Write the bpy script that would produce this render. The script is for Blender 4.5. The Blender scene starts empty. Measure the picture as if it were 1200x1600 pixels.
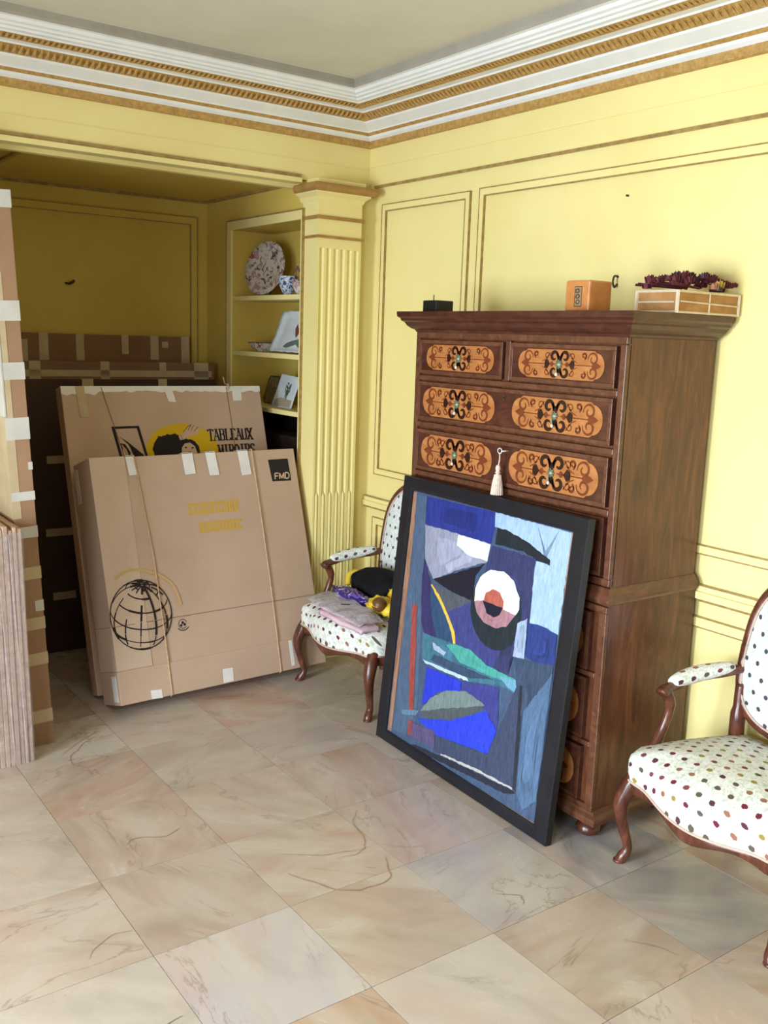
import bpy, bmesh, math, random
from mathutils import Vector, Matrix, Euler
random.seed(7)
S = bpy.context.scene
PI = math.pi
# ---------------------------------------------------------------- camera
def make_camera():
    yaw, pitch, roll, F = 0.62572748, 0.18032221, 0.03430116, 1489.8
    cy, sy, cp, sp = math.cos(yaw), math.sin(yaw), math.cos(pitch), math.sin(pitch)
    fwd = Vector((sy*cp, cy*cp, -sp)); right = Vector((cy, -sy, 0)); up = right.cross(fwd)
    c, s = math.cos(roll), math.sin(roll)
    r2 = c*right + s*up; u2 = -s*right + c*up
    m = Matrix((r2, u2, -fwd)).transposed().to_4x4(); m.translation = Vector((0, 0, 1.70))
    cam = bpy.data.cameras.new('camera'); cam.sensor_fit = 'VERTICAL'; cam.sensor_height = 36
    cam.lens = F*36/1600; cam.clip_start = .05
    o = bpy.data.objects.new('camera', cam); S.collection.objects.link(o); o.matrix_world = m
    S.camera = o
make_camera()
# ---------------------------------------------------------------- world, lights, exposure
w = bpy.data.worlds.new('sky'); S.world = w; w.use_nodes = True
w.node_tree.nodes['Background'].inputs[0].default_value = (.62, .75, 1, 1)
w.node_tree.nodes['Background'].inputs[1].default_value = 1.0
def area(name, loc, rot, sx, sy, power, col):
    l = bpy.data.lights.new(name, 'AREA'); l.shape = 'RECTANGLE'; l.size = sx; l.size_y = sy
    l.energy = power; l.color = col; l.spread = math.radians(130)
    o = bpy.data.objects.new(name, l); S.collection.objects.link(o); o.location = loc; o.rotation_euler = rot
    return o
# daylight through the two tall windows of the left-hand wall
area('window_daylight', (-2.47, 1.75, 1.05), (0, -PI/2+math.radians(16), 0), 1.9, 1.3, 190, (.80, .91, 1))
area('window_daylight', (-2.47, -.55, 1.05), (0, -PI/2+math.radians(16), 0), 1.9, 1.3, 150, (.80, .91, 1))
S.view_settings.view_transform = 'Standard'; S.view_settings.look = 'None'
S.view_settings.gamma = 1; S.view_settings.use_curve_mapping = False
S.view_settings.exposure = -0.14
# ---------------------------------------------------------------- materials
def lin(c):
    return tuple((x/12.92 if x <= .04045 else ((x+.055)/1.055)**2.4) for x in c)
def rgb(r, g, b): return lin((r/255, g/255, b/255)) + (1,)
class NT:
    def __init__(s, name, rough=.6, spec=.5, metal=0):
        s.m = bpy.data.materials.new(name); s.m.use_nodes = True; s.t = s.m.node_tree; s.N = s.t.nodes
        s.b = s.N['Principled BSDF']; s.b.inputs['Roughness'].default_value = rough
        s.b.inputs['Specular IOR Level'].default_value = spec; s.b.inputs['Metallic'].default_value = metal
    def n(s, typ, **kw):
        nd = s.N.new(typ)
        for k, v in kw.items():
            if k.startswith('_'): setattr(nd, k[1:], v)
            else: nd.inputs[k.replace('__', ' ')].default_value = v
        return nd
    def l(s, a, b): s.t.links.new(a, b)
    def coord(s, kind='Object', scale=(1, 1, 1), rot=(0, 0, 0)):
        tc = s.n('ShaderNodeTexCoord'); mp = s.n('ShaderNodeMapping'); mp.inputs['Scale'].default_value = scale
        mp.inputs['Rotation'].default_value = rot
        s.l(tc.outputs[kind], mp.inputs['Vector']); return mp.outputs[0]
    def noise(s, vec, scale=5, detail=4, rough=.5, dist=0):
        nd = s.n('ShaderNodeTexNoise', Scale=scale, Detail=detail, Roughness=rough, Distortion=dist)
        if vec is not None: s.l(vec, nd.inputs['Vector'])
        return nd.outputs['Fac']
    def ramp(s, fac, stops):
        r = s.n('ShaderNodeValToRGB'); e = r.color_ramp.elements
        while len(e) < len(stops): e.new(.5)
        for i, (p, c) in enumerate(stops): e[i].position = p; e[i].color = c
        s.l(fac, r.inputs[0]); return r.outputs[0]
    def mix(s, fac, a, b, mode='MIX'):
        m = s.n('ShaderNodeMix', _data_type='RGBA', _blend_type=mode)
        for sock, v in ((m.inputs[0], fac), (m.inputs[6], a), (m.inputs[7], b)):
            if hasattr(v, 'is_output'): s.l(v, sock)
            else: sock.default_value = v
        return m.outputs[2]
    def math(s, op, a, b=None, c=None):
        m = s.n('ShaderNodeMath', _operation=op)
        for i, v in enumerate((a, b, c)):
            if v is None: continue
            if hasattr(v, 'is_output'): s.l(v, m.inputs[i])
            else: m.inputs[i].default_value = v
        return m.outputs[0]
    def col(s, c):
        if hasattr(c, 'is_output'): s.l(c, s.b.inputs['Base Color'])
        else: s.b.inputs['Base Color'].default_value = c
        return s
    def bump(s, h, strength=.2, dist=.01):
        b = s.n('ShaderNodeBump', Strength=strength, Distance=dist); s.l(h, b.inputs['Height'])
        s.l(b.outputs[0], s.b.inputs['Normal']); return s
def gy(v): return (v, v, v, 1)
def mottled(name, c1, c2, scale=6, rough=.6, spec=.4, bump=0, bscale=60):
    t = NT(name, rough, spec); v = t.coord()
    t.col(t.ramp(t.noise(v, scale, 5, .6), [(.35, c1), (.65, c2)]))
    if bump: t.bump(t.noise(v, bscale, 3), bump, .004)
    return t.m
M = {}
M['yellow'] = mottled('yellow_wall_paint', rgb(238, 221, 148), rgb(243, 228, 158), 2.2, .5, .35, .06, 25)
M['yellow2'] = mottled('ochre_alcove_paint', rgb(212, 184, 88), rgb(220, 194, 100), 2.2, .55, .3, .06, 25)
M['far'] = mottled('darkened_unseen_wall', rgb(128, 112, 88), rgb(146, 128, 100), 3, .6)  # unseen left and rear walls, darkened to cut bounced light
M['line'] = mottled('antique_gold_line', rgb(142, 114, 66), rgb(176, 146, 86), 30, .35, .6)
M['capital'] = mottled('ochre_moulding', rgb(158, 118, 62), rgb(176, 136, 76), 20, .5)
M['white'] = mottled('cornice_white', rgb(232, 233, 232), rgb(240, 240, 238), 8, .6)
M['gold'] = mottled('cornice_gilding', rgb(166, 126, 66), rgb(198, 158, 92), 60, .42, .6, .4, 120)
M['ceiling_shade'] = mottled('ceiling_shade_band', rgb(158, 152, 140), rgb(168, 162, 150), 8, .7)  # shadow between cornice and ceiling, painted as a grey band
M['ceiling'] = mottled('ceiling_plaster', rgb(216, 211, 196), rgb(224, 219, 204), 3, .8, .2)
M['grout'] = mottled('grout', rgb(120, 108, 90), rgb(136, 124, 104), 20, .9)
def marble():
    t = NT('marble_tile', .25, .45)
    oi = t.n('ShaderNodeObjectInfo'); tc = t.n('ShaderNodeTexCoord')
    rv = t.math('MULTIPLY', oi.outputs['Random'], 37.0)
    cb = t.n('ShaderNodeCombineXYZ'); t.l(rv, cb.inputs[0]); t.l(t.math('MULTIPLY', rv, 3.7), cb.inputs[1]); t.l(rv, cb.inputs[2])
    rot = t.n('ShaderNodeVectorRotate', _rotation_type='Z_AXIS'); t.l(tc.outputs['Object'], rot.inputs['Vector'])
    t.l(t.math('MULTIPLY', oi.outputs['Random'], 6.28), rot.inputs['Angle'])
    mp = t.n('ShaderNodeMapping', _vector_type='POINT'); mp.inputs['Scale'].default_value = (1, 2.3, 1)
    t.l(rot.outputs[0], mp.inputs['Vector']); t.l(cb.outputs[0], mp.inputs['Location'])
    v = mp.outputs[0]
    base = oi.outputs['Color']
    cloud = t.noise(v, 2.6, 4, .5, .7)
    c = t.mix(t.ramp(cloud, [(.30, gy(0)), (.62, gy(.75))]), base, rgb(206, 194, 180))
    c2 = t.mix(t.ramp(t.noise(v, 1.9, 4, .5, 1.2), [(.48, gy(0)), (.72, gy(.32))]), c, rgb(200, 160, 142))
    c3 = t.mix(t.ramp(t.noise(v, 2.2, 6, .55, 1.5), [(.50, gy(0)), (.72, gy(.34))]), c2, rgb(158, 152, 136))
    ridge = t.math('ABSOLUTE', t.math('SUBTRACT', t.noise(v, 1.7, 6, .6, 1.3), .5))
    vein = t.ramp(ridge, [(.0, gy(.75)), (.012, gy(.12)), (.03, gy(0))])
    mask = t.ramp(t.noise(v, 2.4, 2), [(.5, gy(0)), (.6, gy(1))])
    vm = t.math('MULTIPLY', vein, mask)
    c4 = t.mix(t.math('MULTIPLY', vm, .7), c3, rgb(138, 116, 98))
    t.col(c4); t.l(t.ramp(cloud, [(.3, gy(.2)), (.7, gy(.3))]), t.b.inputs['Roughness'])
    return t.m
M['marble'] = marble()
M['vein_red'] = mottled('red_marble_vein', rgb(166, 124, 102), rgb(182, 146, 122), 40, .3)
M['vein_grey'] = mottled('grey_marble_vein', rgb(134, 124, 106), rgb(168, 154, 132), 40, .3)
def wood(name, c1, c2, c3, scale=(3, 3, 14), rough=.35, spec=.5, dist=1.5, nscale=2.2, axis=None):
    t = NT(name, rough, spec); v = t.coord('Object', scale)
    a = t.noise(v, nscale, 8, .62, dist); b = t.noise(v, nscale*7, 4, .6, .5)
    f = t.math('ADD', t.math('MULTIPLY', a, .75), t.math('MULTIPLY', b, .25))
    t.col(t.ramp(f, [(.34, c1), (.5, c2), (.66, c3)])); t.bump(b, .06, .003)
    return t.m
M['walnut'] = wood('burr_walnut', rgb(68, 36, 24), rgb(96, 54, 35), rgb(122, 74, 48), (7, 7, 1.2), .3)
M['walnut_frame'] = wood('walnut_crossband', rgb(78, 46, 32), rgb(98, 60, 42), rgb(118, 76, 54), (3, 9, 9), .33)
M['walnut_dark'] = wood('dark_walnut', rgb(58, 30, 24), rgb(78, 42, 32), rgb(96, 56, 42), (4, 3, 8), .28)
M['inlay_light'] = wood('satinwood_inlay', rgb(156, 98, 54), rgb(174, 112, 62), rgb(188, 128, 76), (3, 3, 9), .33)
M['inlay_mid'] = wood('walnut_inlay', rgb(98, 46, 26), rgb(114, 56, 30), rgb(130, 66, 36), (6, 6, 6), .33)
M['inlay_dark'] = wood('dark_inlay', rgb(38, 18, 14), rgb(48, 22, 16), rgb(60, 28, 22), (6, 6, 6), .33)
M['chairwood'] = wood('beech_stain', rgb(66, 34, 26), rgb(92, 50, 37), rgb(118, 68, 50), (9, 9, 3), .25)
M['bay_shade'] = wood('shade_board', rgb(30, 20, 14), rgb(42, 28, 20), rgb(54, 36, 26), (3, 3, 8), .6)  # dark fill colour for the shade under the lowest shelf
def card(name, c1, c2, scale=3):
    t = NT(name, .75, .25); v = t.coord()
    a = t.noise(v, scale, 5, .6)
    fl = t.n('ShaderNodeTexWave', Scale=90, Distortion=.3); t.l(v, fl.inputs['Vector'])
    t.col(t.ramp(a, [(.3, c1), (.7, c2)])); t.bump(fl.outputs['Fac'], .02, .001); return t.m
M['card'] = card('cardboard', rgb(190, 160, 136), rgb(200, 171, 148))
M['card_light'] = card('pale_cardboard', rgb(202, 175, 152), rgb(210, 184, 162))
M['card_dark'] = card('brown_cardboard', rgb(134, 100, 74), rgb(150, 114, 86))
M['card_shaded'] = card('shaded_cardboard', rgb(70, 50, 40), rgb(84, 62, 50))  # cardboard darkened to carry the shade deep in the alcove
M['card_mid'] = card('kraft_cardboard', rgb(152, 118, 90), rgb(168, 134, 106))
M['tape_grey'] = mottled('aged_white_tape', rgb(196, 192, 184), rgb(210, 206, 198), 8, .55)
M['card_edge'] = card('cardboard_edge', rgb(172, 138, 114), rgb(204, 174, 150), 30)
M['crease'] = mottled('cardboard_crease', rgb(126, 94, 68), rgb(140, 106, 80), 10, .8)
M['tape'] = mottled('white_paper_tape', rgb(226, 222, 218), rgb(238, 234, 230), 8, .55)
M['tape_tan'] = mottled('tan_paper_tape', rgb(186, 166, 130), rgb(200, 180, 146), 8, .6)
M['string'] = mottled('string', rgb(190, 150, 112), rgb(216, 180, 146), 60, .7)
M['blackframe'] = mottled('black_lacquer', rgb(16, 18, 25), rgb(24, 26, 35), 14, .38, .5, .08, 60)
M['blackwax'] = mottled('black_wax', rgb(26, 24, 22), rgb(36, 33, 30), 14, .5)
M['wax'] = mottled('amber_wax', rgb(186, 118, 62), rgb(206, 138, 78), 18, .42, .5)
M['brass'] = mottled('verdigris_brass', rgb(88, 104, 84), rgb(120, 128, 96), 40, .35, .9)
M['chrome'] = mottled('bright_pull', rgb(200, 200, 190), rgb(220, 220, 210), 40, .18, .9)
M['tassel'] = mottled('cream_silk', rgb(216, 192, 176), rgb(236, 218, 204), 90, .6)
M['wicker'] = mottled('pale_bark', rgb(156, 110, 62), rgb(184, 136, 84), 16, .7)
M['bone'] = mottled('pale_binding', rgb(208, 190, 160), rgb(224, 208, 182), 16, .6)
M['black'] = mottled('black_cloth', rgb(18, 18, 20), rgb(28, 28, 32), 14, .9, .1)
M['yellowcloth'] = mottled('yellow_satin', rgb(222, 184, 36), rgb(240, 208, 70), 9, .4)
M['brownball'] = mottled('brown_knob', rgb(96, 62, 32), rgb(122, 82, 46), 9, .4)
M['pink'] = mottled('pink_paper', rgb(206, 172, 184), rgb(230, 204, 210), 9, .5)
M['steel'] = mottled('dark_iron', rgb(50, 44, 36), rgb(70, 62, 52), 20, .5)
def vcol(name, rough=.5, spec=.4, brush=0, scale=(3, 3, 3)):
    t = NT(name, rough, spec); a = t.n('ShaderNodeVertexColor', _layer_name='Col')
    if brush:
        v = t.coord('Object', scale); n = t.noise(v, 14, 6, .7, .6)
        c = t.mix(.55*brush, a.outputs[0], t.ramp(n, [(.3, gy(.12)), (.7, gy(.92))]), 'SOFT_LIGHT')
        t.col(c); t.bump(n, .12, .003)
    else: t.col(a.outputs[0])
    return t.m
M['paint'] = vcol('oil_paint', .32, .5, 1, (9, 9, 1.6))
M['print'] = vcol('printing_ink', .7, .25)
def glazed(name, ground, cols, scale=40, th=.52):
    t = NT(name, .15, .6); v = t.coord()
    f = t.noise(v, scale, 3, .6, 1.2); c = ground
    for i, cc in enumerate(cols):
        vv = t.coord('Object', (1+.3*i, 1, 1+.2*i), (i*.7, i, 0))
        c = t.mix(t.ramp(t.noise(vv, scale*(1-.15*i), 3, .6, 1.0), [(th+.02, gy(0)), (th+.06, gy(1))]), c, cc)
    t.col(c); return t.m
M['plate'] = glazed('floral_porcelain', rgb(206, 200, 186), [rgb(150, 92, 100), rgb(88, 78, 72), rgb(176, 140, 146)], 26, .54)
M['bluewhite'] = glazed('blue_white_porcelain', rgb(204, 212, 222), [rgb(96, 118, 160), rgb(60, 78, 120)], 60, .52)
M['purple'] = glazed('purple_print', rgb(52, 34, 112), [rgb(196, 184, 224), rgb(110, 84, 170)], 22, .52)
M['whiteporc'] = mottled('white_porcelain', rgb(206, 214, 220), rgb(220, 226, 230), 12, .15, .6)
M['darkglaze'] = mottled('dark_glaze', rgb(66, 58, 50), rgb(140, 120, 110), 50, .2, .6)
def fabric(name, ground, ground2, px, py, rx, ry, cols, spots_top=True):
    """woven upholstery: staggered little thistle spots, UVs are metres"""
    t = NT(name, .85, .15); tc = t.n('ShaderNodeTexCoord'); sp = t.n('ShaderNodeSeparateXYZ'); t.l(tc.outputs['UV'], sp.inputs[0])
    u = t.math('DIVIDE', sp.outputs[0], px); v = t.math('DIVIDE', sp.outputs[1], py)
    row = t.math('FLOOR', v); sh = t.math('MULTIPLY', t.math('MODULO', row, 2.0), .5)
    u2 = t.math('ADD', u, sh); cu = t.math('FLOOR', u2)
    fu = t.math('SUBTRACT', t.math('SUBTRACT', u2, cu), .5); fv = t.math('SUBTRACT', t.math('SUBTRACT', v, row), .5)
    du = t.math('DIVIDE', fu, rx/px); dv = t.math('DIVIDE', fv, ry/py)
    d = t.math('SQRT', t.math('ADD', t.math('MULTIPLY', du, du), t.math('MULTIPLY', dv, dv)))
    nz = t.noise(tc.outputs['UV'], 160, 2)
    spot = t.ramp(t.math('ADD', d, t.math('MULTIPLY', t.math('SUBTRACT', nz, .5), .7)), [(.42, gy(1)), (.52, gy(0))])
    spot.node.color_ramp.elements[0].position = .85; spot.node.color_ramp.elements[1].position = 1.0
    wn = t.n('ShaderNodeTexWhiteNoise', _noise_dimensions='2D'); cb = t.n('ShaderNodeCombineXYZ'); t.l(cu, cb.inputs[0]); t.l(row, cb.inputs[1])
    t.l(cb.outputs[0], wn.inputs['Vector'])
    pc = t.ramp(wn.outputs['Value'], [(i/len(cols), c) for i, c in enumerate(cols)]); pc.node.color_ramp.interpolation = 'CONSTANT'
    g = t.mix(t.ramp(t.noise(tc.outputs['UV'], 75, 4, .7, 1.0), [(.46, gy(0)), (.64, gy(1))]), ground, ground2)
    t.col(t.mix(spot, g, pc)); t.bump(t.noise(tc.outputs['UV'], 300, 2), .25, .002)
    return t.m
SPOTS = [rgb(88, 52, 62), rgb(110, 40, 58), rgb(150, 104, 84), rgb(96, 84, 72), rgb(148, 132, 66), rgb(120, 66, 70)]
M['fabric'] = fabric('thistle_upholstery', rgb(232, 231, 224), rgb(186, 194, 180), .050, .048, .0108, .0090, SPOTS)
M['fabric_back'] = fabric('small_thistle_upholstery', rgb(230, 233, 230), rgb(188, 198, 192), .056, .050, .009, .009, [rgb(74, 72, 78), rgb(84, 70, 80), rgb(70, 76, 80)])
M['gimp'] = mottled('braid', rgb(206, 184, 168), rgb(190, 164, 148), 120, .8)
def film(name, alpha=.25, rough=.12):
    t = NT(name, rough, .7); t.col(rgb(210, 206, 214)); t.b.inputs['Alpha'].default_value = alpha
    v = t.coord('Object', (1, 1, 1)); t.bump(t.noise(v, 26, 4, .6, 1.5), .9, .02)
    return t.m
M['film'] = film('clear_wrap', .22)
M['film_heavy'] = film('crinkled_cellophane', .42, .18)
# ---------------------------------------------------------------- mesh helpers
def link(o): S.collection.objects.link(o); return o
def finish(name, bm, mats, parent=None, smooth=False, off=None, kind=None, bevel=0):
    if off is not None: bmesh.ops.translate(bm, verts=bm.verts, vec=-Vector(off))
    me = bpy.data.meshes.new(name); bmesh.ops.recalc_face_normals(bm, faces=bm.faces)
    bm.to_mesh(me); bm.free()
    if not isinstance(mats, (list, tuple)): mats = [mats]
    for m in mats: me.materials.append(m)
    if smooth:
        for p in me.polygons: p.use_smooth = True
    o = link(bpy.data.objects.new(name, me))
    if parent is not None: o.parent = parent
    if kind: o['kind'] = kind
    if bevel:
        md = o.modifiers.new('bevel', 'BEVEL'); md.width = bevel; md.segments = 2; md.limit_method = 'ANGLE'
    return o
def thing(name, label, cat, loc, rot=None, group=None, mat=None):
    o = link(bpy.data.objects.new(name, None)); o.empty_display_size = .1
    if mat is not None: o.matrix_world = mat
    else:
        o.location = loc
        if rot: o.rotation_euler = rot
    o['label'] = label; o['category'] = cat
    if group: o['group'] = group
    return o
def tag(o, label, cat, group=None):
    o['label'] = label; o['category'] = cat
    if group: o['group'] = group
    return o
def box(bm, lo, hi, mi=0):
    vs = [bm.verts.new((x, y, z)) for x in (lo[0], hi[0]) for y in (lo[1], hi[1]) for z in (lo[2], hi[2])]
    fs = []
    for f in ((0, 1, 3, 2), (4, 6, 7, 5), (0, 4, 5, 1), (2, 3, 7, 6), (0, 2, 6, 4), (1, 5, 7, 3)):
        fc = bm.faces.new([vs[i] for i in f]); fc.material_index = mi; fs.append(fc)
    return vs
def BM(): return bmesh.new()
def boxobj(name, lo, hi, mat, parent=None, off=None, kind=None, bevel=0):
    bm = BM(); box(bm, lo, hi); return finish(name, bm, mat, parent, off=off, kind=kind, bevel=bevel)
def sweep(bm, rings, closed_ring=True, cap=True, mi=0, midx=None, closed_path=False):
    """rings: list of lists of points; joined successively"""
    vr = [[bm.verts.new(p) for p in r] for r in rings]; n = len(rings[0]); m = len(vr)
    for i in range(m if closed_path else m-1):
        a, b = vr[i], vr[(i+1) % m]
        for j in range(n if closed_ring else n-1):
            f = bm.faces.new((a[j], a[(j+1) % n], b[(j+1) % n], b[j])); f.material_index = midx[j] if midx else mi
    if cap and closed_ring and not closed_path:
        for r, fl in ((vr[0], 1), (vr[-1], 0)):
            f = bm.faces.new(list(reversed(r)) if fl else r); f.material_index = mi
    return vr
def cat(pts, n=6):
    """Catmull-Rom through points (tuples of any dim)"""
    P = [pts[0]] + list(pts) + [pts[-1]]; out = []
    for i in range(1, len(P)-2):
        for k in range(n):
            t = k/n
            out.append(tuple(.5*((2*b)+(-a+c)*t+(2*a-5*b+4*c-d)*t*t+(-a+3*b-3*c+d)*t**3) for a, b, c, d in zip(P[i-1], P[i], P[i+1], P[i+2])))
    out.append(tuple(P[-2])); return out
def tube(bm, pts, rad, seg=8, mi=0, ex=1.0, cap=True):
    """pts list of 3d, rad number or list; ex squashes the second axis"""
    pts = [Vector(p) for p in pts]; n = len(pts); rings = []; prev = None
    for i, p in enumerate(pts):
        t = (pts[min(i+1, n-1)]-pts[max(i-1, 0)]).normalized()
        if prev is None:
            a = t.cross(Vector((0, 0, 1)))
            if a.length < .05: a = t.cross(Vector((1, 0, 0)))
            a.normalize()
        else: a = (prev - t*prev.dot(t)).normalized()
        b = t.cross(a); prev = a; r = rad[i] if isinstance(rad, (list, tuple)) else rad
        rings.append([p + a*(r*math.cos(k*2*PI/seg)) + b*(r*ex*math.sin(k*2*PI/seg)) for k in range(seg)])
    return sweep(bm, rings, cap=cap, mi=mi)
def lathe(bm, prof, c=(0, 0, 0), seg=20, mi=0, axis=None):
    rings = []
    for r, z in prof:
        rings.append([Vector((c[0]+max(r, 1e-4)*math.cos(k*2*PI/seg), c[1]+max(r, 1e-4)*math.sin(k*2*PI/seg), c[2]+z)) for k in range(seg)])
    return sweep(bm, rings, cap=True, mi=mi)
def poly(bm, pts, mi=0):
    f = bm.faces.new([bm.verts.new(p) for p in pts]); f.material_index = mi; return f
def prism(bm, pts, d, mi=0):
    """pts: 3d polygon, extruded by vector d"""
    d = Vector(d); a = [bm.verts.new(p) for p in pts]; b = [bm.verts.new(Vector(p)+d) for p in pts]; n = len(a)
    f = bm.faces.new(a); f.material_index = mi; f = bm.faces.new(list(reversed(b))); f.material_index = mi
    for i in range(n):
        f = bm.faces.new((a[i], b[i], b[(i+1) % n], a[(i+1) % n])); f.material_index = mi
def ribbon(pts, w):
    """2-D polyline to list of quads; w number or per-point list"""
    n = len(pts); L = []; R = []
    for i, (x, y) in enumerate(pts):
        a = pts[max(i-1, 0)]; b = pts[min(i+1, n-1)]; dx, dy = b[0]-a[0], b[1]-a[1]; l = math.hypot(dx, dy) or 1
        ww = (w[i] if isinstance(w, (list, tuple)) else w)/2
        L.append((x-dy/l*ww, y+dx/l*ww)); R.append((x+dy/l*ww, y-dx/l*ww))
    return [[L[i], L[i+1], R[i+1], R[i]] for i in range(n-1)]
def ell(cx, cy, rx, ry, n=24, a0=0, a1=2*PI):
    return [(cx+rx*math.cos(a0+(a1-a0)*k/n), cy+ry*math.sin(a0+(a1-a0)*k/n)) for k in range(n if abs(a1-a0-2*PI) < 1e-6 else n+1)]
def colmesh(name, polys, mp, mat, parent, step=.00025):
    """polys: [(rgb 0..1 sRGB, pts2d)] flat print built as thin layered faces with a colour attribute"""
    bm = BM(); lay = bm.loops.layers.color.new('Col') if False else bm.loops.layers.float_color.new('Col')
    for i, (c, pts) in enumerate(polys):
        vs = [bm.verts.new(mp(u, v, step*(i+1))) for u, v in pts]
        try: f = bm.faces.new(vs)
        except ValueError: continue
        cc = lin(c)+(1,)
        for l in f.loops: l[lay] = cc
    me = bpy.data.meshes.new(name); bmesh.ops.triangulate(bm, faces=bm.faces); bm.to_mesh(me); bm.free(); me.materials.append(mat)
    o = link(bpy.data.objects.new(name, me)); o.parent = parent; return o
def layered(name, polys, mp, mats, parent, step=.0004):
    """polys: [(material index, layer, pts2d)]"""
    bm = BM()
    for mi, ly, pts in polys:
        vs = [bm.verts.new(mp(u, v, step*ly)) for u, v in pts]
        f = bm.faces.new(vs); f.material_index = mi
    me = bpy.data.meshes.new(name); bmesh.ops.triangulate(bm, faces=bm.faces); bm.to_mesh(me); bm.free()
    for m in mats: me.materials.append(m)
    o = link(bpy.data.objects.new(name, me)); o.parent = parent; return o
def dome(bm, outline, fn, uvfn, rings=8, mi=0):
    """outline 2-D closed; fn(x,y,r)->3d with r in 0..1 (1 = rim); writes UVs"""
    uv = bm.loops.layers.uv.verify(); n = len(outline)
    cx = sum(p[0] for p in outline)/n; cy = sum(p[1] for p in outline)/n
    vr = []
    for i in range(1, rings+1):
        r = i/rings; row = []
        for x, y in outline:
            px, py = cx+(x-cx)*r, cy+(y-cy)*r; row.append((bm.verts.new(fn(px, py, r)), (px, py)))
        vr.append(row)
    c = (bm.verts.new(fn(cx, cy, 0)), (cx, cy))
    def face(vs):
        f = bm.faces.new([q[0] for q in vs]); f.material_index = mi
        for l, q in zip(f.loops, vs): l[uv].uv = uvfn(*q[1])
    for j in range(n):
        face((c, vr[0][j], vr[0][(j+1) % n]))
        for i in range(rings-1): face((vr[i][j], vr[i+1][j], vr[i+1][(j+1) % n], vr[i][(j+1) % n]))
    return [q[0] for q in vr[-1]]
def copy_tree(o, parent=None):
    c = o.copy(); S.collection.objects.link(c); c.parent = parent
    for ch in list(o.children): copy_tree(ch, c)
    return c
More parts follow.
